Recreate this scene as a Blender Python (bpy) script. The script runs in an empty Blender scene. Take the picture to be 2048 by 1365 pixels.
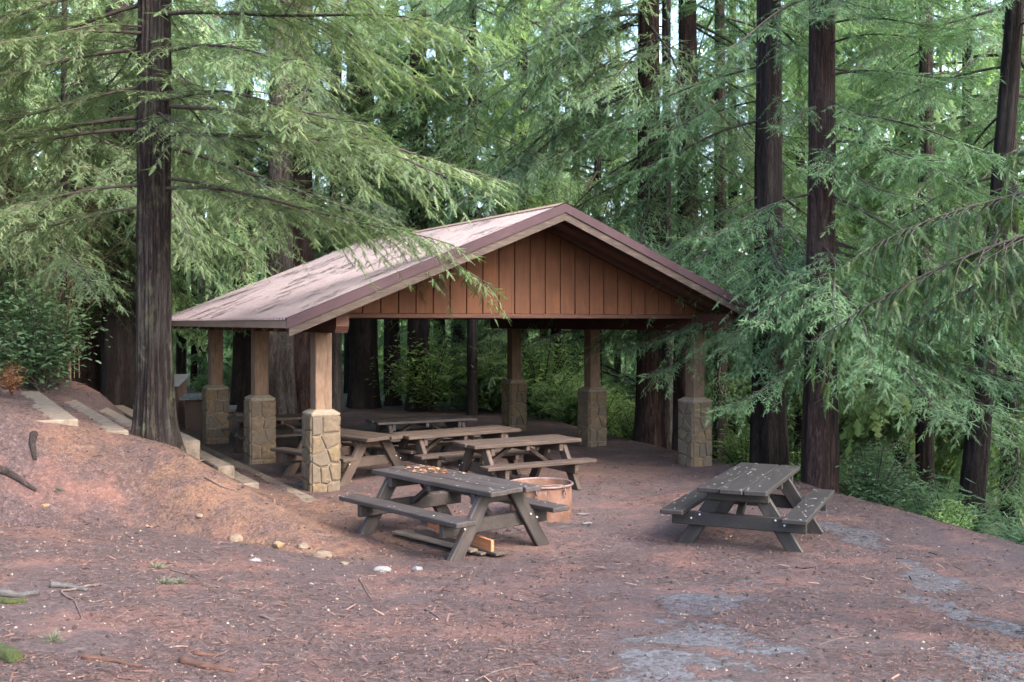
import bpy, bmesh, math, random
import numpy as np
from mathutils import Matrix, Vector, Euler

SC = bpy.context.scene
COL = SC.collection
PI = math.pi
R = math.radians

# ------------------------------------------------------------------ camera, world, sun, exposure
CAM_H = 2.65
cam_d = bpy.data.cameras.new('camera')
cam = bpy.data.objects.new('camera', cam_d)
COL.objects.link(cam)
cam.location = (0, 0, CAM_H)
cam.rotation_euler = (PI / 2, 0, 0)
cam_d.lens = 36.0
cam_d.sensor_width = 36.0
cam_d.shift_y = -0.0183
cam_d.clip_start = 0.1
cam_d.clip_end = 2000
SC.camera = cam

SUN_AZ = math.atan2(0.80, -0.60)      # direction the light comes from, clockwise from +Y
SUN_EL = R(40)
world = bpy.data.worlds.new('World')
SC.world = world
world.use_nodes = True
wn = world.node_tree
bg = wn.nodes['Background']
sky = wn.nodes.new('ShaderNodeTexSky')
sky.sky_type = 'NISHITA'
sky.sun_disc = False
sky.sun_elevation = SUN_EL
sky.sun_rotation = SUN_AZ
sky.dust_density = 4.0
sky.air_density = 1.0
sky.ozone_density = 1.0
wn.links.new(sky.outputs[0], bg.inputs[0])
bg.inputs[1].default_value = 0.15

sun_d = bpy.data.lights.new('sun', 'SUN')
sun_d.energy = 0.5
sun_d.angle = R(30)
sun_d.color = (1.0, 0.93, 0.84)
sun = bpy.data.objects.new('sun', sun_d)
COL.objects.link(sun)
sdir = Vector((math.sin(SUN_AZ) * math.cos(SUN_EL), math.cos(SUN_AZ) * math.cos(SUN_EL), math.sin(SUN_EL)))
sun.rotation_euler = sdir.to_track_quat('Z', 'Y').to_euler()
sun.location = sdir * 60

SC.view_settings.view_transform = 'Standard'
SC.view_settings.look = 'None'
SC.view_settings.gamma = 1.0
SC.view_settings.use_curve_mapping = False
SC.view_settings.exposure = 3.6
SC.render.engine = 'CYCLES'
cy = SC.cycles
cy.use_denoising = True
cy.denoising_prefilter = 'ACCURATE'
cy.denoising_input_passes = 'RGB_ALBEDO_NORMAL'
cy.max_bounces = 8
cy.diffuse_bounces = 6
cy.glossy_bounces = 2
cy.transmission_bounces = 4
cy.transparent_max_bounces = 4
cy.use_adaptive_sampling = False

# ------------------------------------------------------------------ helpers
rng = np.random.default_rng(7)
random.seed(7)


def hash2(ix, iy, s):
    h = (ix.astype(np.int64) * 374761393 + iy.astype(np.int64) * 668265263 + s * 974711) & 0x7fffffff
    h = ((h ^ (h >> 13)) * 1274126177) & 0x7fffffff
    return ((h ^ (h >> 16)) & 0xffff) / 65535.0


def vnoise(x, y, s=0):
    x = np.asarray(x, float); y = np.asarray(y, float)
    ix = np.floor(x); iy = np.floor(y)
    fx = x - ix; fy = y - iy
    fx = fx * fx * (3 - 2 * fx); fy = fy * fy * (3 - 2 * fy)
    a = hash2(ix, iy, s); b = hash2(ix + 1, iy, s); c = hash2(ix, iy + 1, s); d = hash2(ix + 1, iy + 1, s)
    return (a * (1 - fx) + b * fx) * (1 - fy) + (c * (1 - fx) + d * fx) * fy


def fbm(x, y, s=0, o=4):
    t = 0; a = 0.5; n = 0
    for i in range(o):
        t = t + a * vnoise(np.asarray(x) * 2 ** i, np.asarray(y) * 2 ** i, s + i * 17)
        n += a; a *= 0.5
    return t / n


def sstep(a, b, x):
    t = np.clip((np.asarray(x, float) - a) / (b - a), 0, 1)
    return t * t * (3 - 2 * t)


def mesh_np(name, V, F, mats, smooth=False, attrs=None):
    """mesh from numpy verts and a (n,3) or (n,4) face array"""
    me = bpy.data.meshes.new(name)
    V = np.ascontiguousarray(V, np.float32); F = np.ascontiguousarray(F, np.int32)
    k = F.shape[1]
    me.vertices.add(len(V)); me.vertices.foreach_set('co', V.ravel())
    me.loops.add(F.size); me.loops.foreach_set('vertex_index', F.ravel())
    me.polygons.add(len(F))
    me.polygons.foreach_set('loop_start', np.arange(0, F.size, k, dtype=np.int32))
    me.polygons.foreach_set('use_smooth', np.full(len(F), bool(smooth)))
    for nme, arr in (attrs or {}).items():
        at = me.attributes.new(nme, 'FLOAT', 'POINT')
        at.data.foreach_set('value', np.ascontiguousarray(arr, np.float32))
    for m in (mats if isinstance(mats, (list, tuple)) else [mats]):
        me.materials.append(m)
    me.update(calc_edges=True)
    me.validate()
    return me


def link(name, me, parent=None, M=None, loc=None):
    o = bpy.data.objects.new(name, me)
    COL.objects.link(o)
    if parent is not None:
        o.parent = parent
    if M is not None:
        o.matrix_local = M
    elif loc is not None:
        o.location = loc
    return o


def tag(o, label=None, cat=None, group=None, kind=None):
    if label: o['label'] = label
    if cat: o['category'] = cat
    if group: o['group'] = group
    if kind: o['kind'] = kind
    return o


def thing(name, label, cat, loc=(0, 0, 0), rz=0.0, group=None):
    o = bpy.data.objects.new(name, None)
    COL.objects.link(o)
    o.location = loc; o.rotation_euler = (0, 0, rz)
    o.empty_display_size = 0.2
    return tag(o, label, cat, group)


_boxes = {}


def box_mesh(sx, sy, sz, mat, ch=0.008):
    """chamfered box centred on the origin"""
    key = (round(sx, 3), round(sy, 3), round(sz, 3), mat.name, round(ch, 4))
    if key in _boxes: return _boxes[key]
    ch = min(ch, 0.3 * min(sx, sy, sz))
    bm = bmesh.new()
    bmesh.ops.create_cube(bm, size=1.0)
    for v in bm.verts: v.co = Vector((v.co.x * sx, v.co.y * sy, v.co.z * sz))
    bmesh.ops.bevel(bm, geom=list(bm.edges), offset=ch, segments=1, affect='EDGES')
    me = bpy.data.meshes.new('box'); bm.to_mesh(me); bm.free()
    me.materials.append(mat)
    _boxes[key] = me
    return me


def box(name, parent, size, loc, mat, rot=(0, 0, 0), ch=0.008):
    return link(name, box_mesh(*size, mat, ch), parent, Matrix.Translation(loc) @ Euler(rot).to_matrix().to_4x4())


def bar(name, parent, p0, p1, w, t, mat, up=(0, 0, 1), ch=0.008):
    """a beam from p0 to p1: local x along it, w across (local z, towards up), t the thickness"""
    p0 = Vector(p0); p1 = Vector(p1)
    x = (p1 - p0).normalized()
    y = Vector(up).cross(x).normalized(); z = x.cross(y)
    M = Matrix((x, y, z)).transposed().to_4x4(); M.translation = (p0 + p1) / 2
    return link(name, box_mesh((p1 - p0).length, t, w, mat, ch), parent, M)


def copy_tree(o, parent=None):
    c = o.copy(); COL.objects.link(c); c.parent = parent
    for ch in list(o.children): copy_tree(ch, c)
    return c


def tube(pts, radii, sides=6):
    """numpy tube along a polyline: verts, quads"""
    pts = np.asarray(pts, float); n = len(pts)
    T = np.gradient(pts, axis=0); T /= np.linalg.norm(T, axis=1)[:, None] + 1e-9
    up = np.array([0.13, 0.31, 1.0]) if abs(T[0][2]) < 0.9 else np.array([1.0, 0.2, 0.1])
    A = np.cross(T, up); A /= np.linalg.norm(A, axis=1)[:, None] + 1e-9
    B = np.cross(T, A)
    th = np.linspace(0, 2 * PI, sides, endpoint=False)
    ring = A[:, None] * np.cos(th)[None, :, None] + B[:, None] * np.sin(th)[None, :, None]
    V = (pts[:, None] + ring * np.asarray(radii)[:, None, None]).reshape(-1, 3)
    i = np.arange(n - 1)[:, None] * sides; j = np.arange(sides)[None]; k = (j + 1) % sides
    F = np.stack([i + j, i + k, i + sides + k, i + sides + j], -1).reshape(-1, 4)
    return V, F


class MB:
    def __init__(s): s.V = []; s.F = []; s.n = 0

    def add(s, V, F):
        s.V.append(np.asarray(V, float)); s.F.append(np.asarray(F) + s.n); s.n += len(V)

    def arr(s): return np.concatenate(s.V), np.concatenate(s.F)


# ------------------------------------------------------------------ materials
class NT:
    def __init__(s, name):
        s.m = bpy.data.materials.new(name); s.m.use_nodes = True
        s.t = s.m.node_tree; s.b = s.t.nodes['Principled BSDF']; s.out = s.t.nodes['Material Output']

    def n(s, typ, **kw):
        nd = s.t.nodes.new(typ)
        for k, v in kw.items():
            if k.startswith('i_'):
                key = k[2:]
                key = int(key) if key.isdigit() else key.replace('_', ' ')
                if hasattr(v, 'outputs') or isinstance(v, bpy.types.NodeSocket): s.l(v, nd.inputs[key])
                else: nd.inputs[key].default_value = v
            else: setattr(nd, k, v)
        return nd

    def l(s, a, b):
        s.t.links.new(a.outputs[0] if hasattr(a, 'outputs') else a, b)

    def coord(s, scale=(1, 1, 1), kind='Object', off=True):
        tc = s.n('ShaderNodeTexCoord')
        v = tc.outputs[kind]
        if off:
            oi = s.n('ShaderNodeObjectInfo')
            add = s.n('ShaderNodeVectorMath', operation='ADD'); s.l(v, add.inputs[0])
            mul = s.n('ShaderNodeMath', operation='MULTIPLY'); s.l(oi.outputs['Random'], mul.inputs[0]); mul.inputs[1].default_value = 37.0
            s.l(mul, add.inputs[1]); v = add.outputs[0]
        mp = s.n('ShaderNodeMapping'); s.l(v, mp.inputs['Vector']); mp.inputs['Scale'].default_value = scale
        return mp.outputs[0]

    def noise(s, vec, scale, detail=6, rough=0.6, dist=0.0):
        nd = s.n('ShaderNodeTexNoise'); s.l(vec, nd.inputs['Vector'])
        nd.inputs['Scale'].default_value = scale; nd.inputs['Detail'].default_value = detail
        nd.inputs['Roughness'].default_value = rough; nd.inputs['Distortion'].default_value = dist
        return nd.outputs[0]

    def ramp(s, fac, stops):
        nd = s.n('ShaderNodeValToRGB'); s.l(fac, nd.inputs[0])
        e = nd.color_ramp.elements
        while len(e) < len(stops): e.new(0.5)
        for el, (p, c) in zip(e, stops):
            el.position = p; el.color = (*c, 1) if len(c) == 3 else c
        return nd.outputs[0]

    def mix(s, fac, a, b, mode='MIX'):
        nd = s.n('ShaderNodeMix', data_type='RGBA', blend_type=mode)
        for v, i in ((fac, 0), (a, 6), (b, 7)):
            if isinstance(v, (int, float)): nd.inputs[i].default_value = v
            elif isinstance(v, tuple): nd.inputs[i].default_value = (*v, 1)
            else: s.l(v, nd.inputs[i])
        return nd.outputs[2]

    def math(s, op, a, b=0.0, clamp=False):
        nd = s.n('ShaderNodeMath', operation=op, use_clamp=clamp)
        for v, i in ((a, 0), (b, 1)):
            if isinstance(v, (int, float)): nd.inputs[i].default_value = v
            else: s.l(v, nd.inputs[i])
        return nd.outputs[0]

    def attr(s, name):
        return s.n('ShaderNodeAttribute', attribute_name=name).outputs['Fac']

    def bump(s, h, strength=0.5, dist=0.02):
        nd = s.n('ShaderNodeBump'); s.l(h, nd.inputs['Height'])
        nd.inputs['Strength'].default_value = strength; nd.inputs['Distance'].default_value = dist
        s.l(nd, s.b.inputs['Normal'])

    def done(s, color, rough=0.85, spec=0.3):
        if isinstance(color, tuple): s.b.inputs['Base Color'].default_value = (*color, 1)
        else: s.l(color, s.b.inputs['Base Color'])
        if isinstance(rough, (int, float)): s.b.inputs['Roughness'].default_value = rough
        else: s.l(rough, s.b.inputs['Roughness'])
        s.b.inputs['Specular IOR Level'].default_value = spec
        return s.m


def wood_mat(name, dark, mid, light, grain=(1.2, 22, 22), specks=0.0, rough=0.8, var=0.35, moss=None):
    t = NT(name)
    v = t.coord(grain)
    g = t.noise(v, 1.6, 8, 0.65, 0.6)
    col = t.ramp(g, [(0.25, dark), (0.5, mid), (0.75, light)])
    v2 = t.coord((1, 1, 1))
    blot = t.noise(v2, 3.5, 4, 0.6)
    col = t.mix(t.math('MULTIPLY', t.ramp(blot, [(0.42, (0, 0, 0)), (0.7, (1, 1, 1))]), 0.55), col, dark)
    if moss:
        mm = t.noise(v2, 6, 5, 0.7)
        col = t.mix(t.ramp(mm, [(0.5, (0, 0, 0)), (0.68, (0.6, 0.6, 0.6))]), col, moss)
    oi = t.n('ShaderNodeObjectInfo')
    sc = t.math('ADD', t.math('MULTIPLY', oi.outputs['Random'], var), 1 - var / 2)
    hsv = t.n('ShaderNodeHueSaturation'); t.l(sc, hsv.inputs['Value']); t.l(col, hsv.inputs['Color'])
    col = hsv.outputs[0]
    # dark drying cracks along the grain
    ck = t.noise(t.coord(tuple(0.7 if q == min(grain) else 30 for q in grain)), 1.1, 3, 0.5, 1.0)
    crack = t.ramp(ck, [(0.30, (1, 1, 1)), (0.36, (0, 0, 0))])
    col = t.mix(t.math('MULTIPLY', crack, 0.7), col, (0.012, 0.009, 0.008))
    if specks:
        vo = t.n('ShaderNodeTexVoronoi'); t.l(v2, vo.inputs['Vector']); vo.inputs['Scale'].default_value = 16
        sp = t.ramp(vo.outputs['Distance'], [(0.0, (1, 1, 1)), (0.17, (1, 1, 1)), (0.22, (0, 0, 0))])
        vc = t.n('ShaderNodeSeparateColor'); t.l(vo.outputs['Color'], vc.inputs[0])
        sel = t.ramp(vc.outputs[0], [(0.68, (0, 0, 0)), (0.7, (1, 1, 1))])
        geo = t.n('ShaderNodeNewGeometry'); sx = t.n('ShaderNodeSeparateXYZ'); t.l(geo.outputs['Normal'], sx.inputs[0])
        upf = t.ramp(sx.outputs[2], [(0.7, (0, 0, 0)), (0.9, (1, 1, 1))])
        f = t.math('MULTIPLY', t.math('MULTIPLY', sp, sel), t.math('MULTIPLY', upf, specks))
        col = t.mix(f, col, (0.30, 0.31, 0.30))
    t.bump(t.math('SUBTRACT', g, t.math('MULTIPLY', crack, 0.8)), 0.5, 0.006)
    return t.done(col, rough, 0.3)


W_GREY = wood_mat('weathered grey timber', (0.009595, 0.007589, 0.00731), (0.0233, 0.01885, 0.01816), (0.0425, 0.0355, 0.0353), specks=0.9, rough=0.62)
W_GREYD = wood_mat('dark grey timber', (0.00621, 0.005123, 0.004966), (0.01468, 0.01255, 0.01203), (0.02823, 0.02459, 0.02404), specks=0.9, rough=0.55)  # the grey timber in a darker tone
W_BROWN = wood_mat('worn brown timber', (0.01784, 0.01184, 0.009162), (0.03865, 0.02637, 0.02087), (0.06541, 0.04708, 0.03818), specks=0.25)
W_POST = wood_mat('stained timber post', (0.05233, 0.03098, 0.02029), (0.09819, 0.06196, 0.04214), (0.1352, 0.09297, 0.06632), grain=(2, 14, 14), var=0.15)
W_BEAM = wood_mat('dark stained beam', (0.02056, 0.007923, 0.004855), (0.04113, 0.01584, 0.009704), (0.05483, 0.02285, 0.01428), grain=(1.2, 16, 16), var=0.1)
W_BOARD = wood_mat('rough sawn gable board', (0.02838, 0.008835, 0.00274), (0.05145, 0.01674, 0.005206), (0.07096, 0.02442, 0.007946), grain=(9, 9, 1.0), var=0.22)
W_BARGE = wood_mat('flaking barge board', (0.01646, 0.0111, 0.0093), (0.03705, 0.02582, 0.02144), (0.0768, 0.05941, 0.05167), grain=(2.5, 14, 14), var=0.2)
W_SOFFIT = wood_mat('dark soffit timber', (0.045, 0.022, 0.014), (0.085, 0.043, 0.029), (0.12, 0.062, 0.042), grain=(12, 1.2, 12), var=0.1)
W_NEW = wood_mat('fresh orange lumber', (0.17, 0.06375, 0.02805), (0.2465, 0.09775, 0.0442), (0.306, 0.1403, 0.07055), var=0.2)
W_OLD = wood_mat('pale grey plank', (0.048, 0.036, 0.0264), (0.096, 0.0744, 0.0576), (0.144, 0.1176, 0.096))
W_DARK = wood_mat('dark brown cabinet timber', (0.025, 0.016, 0.013), (0.05, 0.034, 0.028), (0.08, 0.055, 0.045))


def simple_mat(name, stops, scale=8, rough=0.85, bump=0.5, bdist=0.01, spec=0.3, vec=(1, 1, 1), detail=7, dist=0.0, metallic=0.0):
    t = NT(name)
    nz = t.noise(t.coord(vec), scale, detail, 0.62, dist)
    t.b.inputs['Metallic'].default_value = metallic
    t.bump(nz, bump, bdist)
    return t.done(t.ramp(nz, stops), rough, spec)


def bark_mat(name, dark, mid, light, grey, moss=0.0, sc=1.0):
    t = NT(name)
    v = t.coord((9 * sc, 9 * sc, 1.5 * sc))
    g = t.noise(v, 2.0, 10, 0.72, 1.2)
    col = t.ramp(g, [(0.38, dark), (0.5, mid), (0.64, light)])
    big = t.noise(t.coord((1.2, 1.2, 0.5)), 1.4, 4, 0.6)
    col = t.mix(t.math('MULTIPLY', t.ramp(big, [(0.45, (0, 0, 0)), (0.66, (1, 1, 1))]), t.math('MULTIPLY', g, 1.0)), col, grey)
    fur = t.attr('furrow')
    col = t.mix(t.math('MULTIPLY', fur, 0.75), col, dark)
    if moss:
        mm = t.noise(t.coord((2, 2, 1.2)), 2.2, 6, 0.7)
        col = t.mix(t.math('MULTIPLY', t.ramp(mm, [(0.52, (0, 0, 0)), (0.66, (1, 1, 1))]), moss), col, (0.075, 0.085, 0.05))
    t.bump(g, 1.0, 0.06)
    return t.done(col, 0.9, 0.15)


BARK = bark_mat('redwood bark', (0.005166, 0.00369, 0.00369), (0.01624, 0.01181, 0.01144), (0.0369, 0.02731, 0.02583), (0.0369, 0.03173, 0.03173))
BARK_HERO = bark_mat('near conifer bark', (0.004162, 0.003121, 0.003121), (0.01769, 0.013, 0.01249), (0.04422, 0.03329, 0.03173), (0.04422, 0.04058, 0.03953), 0.6, 1.5)
BARK_RED = bark_mat('red fibrous bark', (0.00765, 0.004675, 0.00425), (0.0289, 0.017, 0.01572), (0.0663, 0.0408, 0.03655), (0.05525, 0.0442, 0.0425))
BARK_PALE = bark_mat('pale grey bark', (0.015, 0.012, 0.012), (0.05, 0.042, 0.041), (0.11, 0.096, 0.093), (0.09, 0.083, 0.083))
TWIG = simple_mat('bare twig bark', [(0.3, (0.0135, 0.0105, 0.009)), (0.7, (0.045, 0.036, 0.0315))], 20, 0.9, 0.3)


def leaf_mat(name, c0, c1, c2, trans=0.35, rough=0.45, spec=0.35, var=0.35):
    """c0..c2 are picked per twig by the tint attribute"""
    t = NT(name)
    a = t.attr('tint')
    col = t.ramp(a, [(0.0, c0), (0.5, c1), (1.0, c2)])
    oi = t.n('ShaderNodeObjectInfo')
    sc = t.math('ADD', t.math('MULTIPLY', oi.outputs['Random'], var), 1 - var / 2)
    hsv = t.n('ShaderNodeHueSaturation'); t.l(sc, hsv.inputs['Value']); t.l(col, hsv.inputs['Color'])
    col = hsv.outputs[0]
    t.done(col, rough, spec)
    tr = t.n('ShaderNodeBsdfTranslucent')
    bright = t.mix(0.5, col, (1.25, 1.35, 0.7), 'MULTIPLY')
    t.l(bright, tr.inputs['Color'])
    mx = t.n('ShaderNodeMixShader'); mx.inputs[0].default_value = trans
    t.l(t.b, mx.inputs[1]); t.l(tr, mx.inputs[2])
    t.l(mx, t.out.inputs[0])
    return t.m


LEAF_A = leaf_mat('light drooping needles', (0.0572, 0.0968, 0.0418), (0.1012, 0.1496, 0.0715), (0.1584, 0.198, 0.1045), trans=0.45, spec=0.25)
LEAF_B = leaf_mat('blue green needles', (0.0525, 0.1071, 0.0484), (0.0945, 0.1734, 0.0836), (0.147, 0.2397, 0.1232), trans=0.42, spec=0.25)
LEAF_C = leaf_mat('mid green needles', (0.07484, 0.1366, 0.06831), (0.1372, 0.2138, 0.1093), (0.2121, 0.2792, 0.1366), trans=0.45, spec=0.25)
LEAF_D = leaf_mat('distant green needles', (0.1102, 0.1879, 0.08424), (0.1814, 0.2786, 0.1296), (0.2592, 0.3564, 0.162), trans=0.55, spec=0.2, var=0.6)
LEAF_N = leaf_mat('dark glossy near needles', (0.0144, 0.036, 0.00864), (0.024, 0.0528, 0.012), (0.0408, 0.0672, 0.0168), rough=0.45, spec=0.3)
LEAF_S = leaf_mat('broad shrub leaves', (0.045, 0.095, 0.05), (0.08, 0.145, 0.075), (0.13, 0.20, 0.10), rough=0.4)
LEAF_Y = leaf_mat('yellow green shrub leaves', (0.06532, 0.1336, 0.04596), (0.1132, 0.1954, 0.0632), (0.1829, 0.2468, 0.08618), rough=0.45, trans=0.45)
LEAF_DRY = leaf_mat('dry rust needles', (0.15, 0.06, 0.025), (0.22, 0.09, 0.04), (0.28, 0.14, 0.06), trans=0.15)

# ------------------------------------------------------------------ terrain
FLP = np.array([-3.02, 16.2])                 # front left pillar of the shelter
GD = np.array([math.cos(R(29)), math.sin(R(29))])
SD = np.array([-math.sin(R(29)), math.cos(R(29))])
YE = [-40, 0, 8, 12, 13.7, 15.3, 17, 19, 22, 24, 26, 29, 33, 40, 80, 400]
XE = [14, 9, 6.6, 6.05, 5.85, 5.5, 5.0, 4.5, 3.35, 2.7, 1.9, 1.0, -1.0, -5, -16, -60]
GB = [-200, -60, -14, -8, -5, -4.6, -3.65, -3.0, -2.4, -1.72, -1.32, -1.0, -0.4, 0, 500]
ZB = [14, 8, 3.0, 2.1, 1.58, 1.48, 1.28, 1.10, 0.89, 0.46, 0.22, 0.10, 0.0, 0, 0]


def terrain(x, y, detail=True):
    x = np.asarray(x, float); y = np.asarray(y, float)
    dx = x - FLP[0]; dy = y - FLP[1]
    G = dx * GD[0] + dy * GD[1]; Q = dx * SD[0] + dy * SD[1]
    ramp = 1.05 - 0.092 * y
    ramp = np.where(ramp > 0.12, ramp, 0.12 * np.exp((ramp - 0.12) / 0.12))
    ramp = np.minimum(ramp, 2.2)
    road = ramp + 0.115 * np.maximum(0, -1.2 - x) * sstep(17, 9, y)
    bank = np.interp(G, GB, ZB)
    qt = np.interp(G, [-3, -1.6, -0.4], [-2.6, -4.6, -5.2])
    k = sstep(0, 1.9, Q - qt)
    z = road * (1 - k) + np.maximum(bank, road * 0.9) * k
    z = z - 0.16 * sstep(0.9, 0, np.abs(Q - qt - 0.1)) * sstep(-0.6, -2.0, G) * sstep(-8, -5, G)   # the gully at the foot of the bank
    d = x - np.interp(y, YE, XE)
    z = z - 0.11 * sstep(1.5, 7.5, G) * sstep(8, 15, y)
    drop = np.where(d > 0, 0.62 * (np.sqrt(d * d + 0.35) - 0.59), 0)
    z = z - np.minimum(drop, np.where(y > 28, 3.6, 5.0) + 0.02 * np.maximum(d, 0))
    if detail:
        near = sstep(60, 20, np.hypot(x, y))
        z = z + 0.05 * (fbm(x * 0.9, y * 0.9, 3) - 0.5) + near * 0.035 * (fbm(x * 4, y * 4, 9) - 0.5)
        z = z + 0.35 * (fbm(x * 0.2, y * 0.2, 31) - 0.5) * sstep(0.5, 5, d)
        z = z + 0.40 * np.exp(-((x + 8.9) ** 2 + (y - 20.8) ** 2) / 0.9)
        bk = k * sstep(-0.8, -1.8, G)
        z = z + bk * 0.06 * (fbm(x * 2.2, y * 2.2, 23) - 0.5)
    return z


def tz(x, y): return float(terrain(np.array([x]), np.array([y]))[0])


def at(px, py, Y):
    return Vector(((px - 1024) / 2048 * Y, Y, CAM_H + (645 - py) / 2048 * Y))


def gp(px, py):
    """where a line of sight meets the ground"""
    Y = np.arange(3.5, 60, 0.02)
    X = (px - 1024) / 2048 * Y; Z = CAM_H + (645 - py) / 2048 * Y
    below = np.nonzero(Z <= terrain(X, Y))[0]
    i = below[0] if len(below) else len(Y) - 1
    return Vector((X[i], Y[i], float(terrain(X[i:i + 1], Y[i:i + 1])[0])))


def axis(segs):
    out = []
    for a, b, s in segs:
        out.append(np.arange(a, b, s))
    return np.concatenate(out)


gx = axis([(-300, -60, 20), (-60, -20, 2.5), (-20, -8, 0.35), (-8, 8, 0.075), (8, 20, 0.35), (20, 60, 2.5), (60, 301, 20)])
gy = axis([(-40, 0, 3), (0, 3.5, 0.4), (3.5, 20, 0.075), (20, 32, 0.2), (32, 70, 1.2), (70, 400, 15)])
X, Y = np.meshgrid(gx, gy)
Z = terrain(X, Y)
nx, ny = len(gx), len(gy)
ii = (np.arange(ny - 1)[:, None] * nx + np.arange(nx - 1)[None]).ravel()
F = np.stack([ii, ii + 1, ii + nx + 1, ii + nx], -1)
xf, yf = X.ravel(), Y.ravel()


def blobs(lst, sx=0.5):
    m = np.zeros_like(xf)
    wx = xf + 0.9 * (fbm(xf * 1.3, yf * 1.3, 51) - 0.5); wy = yf + 1.6 * (fbm(xf * 1.3, yf * 1.3, 67) - 0.5)
    for x, y, rx, ry, w in lst:
        m = np.maximum(m, w * (1 - sstep(0.45, 1.15, np.hypot((wx - x) / rx, (wy - y) / ry))))
    return m


asph = blobs([(1.35, 7.5, 0.55, 0.9, 1), (1.15, 6.0, 0.7, 0.7, 0.9), (3.75, 8.4, 0.35, 1.0, 1), (4.2, 10.2, 0.35, 1.1, 1), (2.7, 5.9, 0.9, 0.8, 1), (3.3, 6.6, 0.6, 0.5, 0.9),
              (1.7, 8.9, 0.55, 0.5, 0.9), (4.3, 13.0, 0.5, 1.3, 0.75), (2.0, 9.9, 1.6, 0.6, 0.45), (2.2, 4.9, 1.2, 0.5, 0.8), (0.4, 6.2, 0.5, 0.5, 0.5), (4.6, 14.6, 0.5, 0.8, 0.5)])
warm = blobs([(-3.3, 13.6, 1.8, 1.7, 1), (-2.2, 12.4, 1.6, 1.0, 0.9), (-5.2, 14.3, 2.0, 1.3, 0.7), (-1.0, 11.8, 1.6, 0.9, 0.45), (3.6, 7.4, 0.35, 0.9, 0.9), (-6.4, 16.5, 1.0, 1.5, 0.8), (-3.9, 15.0, 1.0, 0.9, 1.0), (1.6, 19.0, 2.0, 1.6, 0.55)])  # orange soil and rust litter; the left bank blobs also paint its sunlit patch
path = blobs([(0.6, 15.2, 1.8, 3.2, 0.9), (1.6, 18.0, 1.8, 3.0, 0.8), (0.4, 12.6, 1.4, 1.2, 0.7), (-1.5, 18.5, 3.0, 3.2, 0.8), (-6.5, 16.5, 1.6, 3, 0.7), (0.3, 9.6, 2.2, 0.8, 0.5), (-4.6, 20.5, 1.5, 3, 0.7)])
char = blobs([(0.75, 13.3, 0.5, 0.35, 1.0), (0.2, 13.3, 0.7, 0.3, 0.5)])
dd = xf - np.interp(yf, YE, XE)
wild = np.maximum(sstep(0.15, 1.2, dd), sstep(30, 38, yf))


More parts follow.
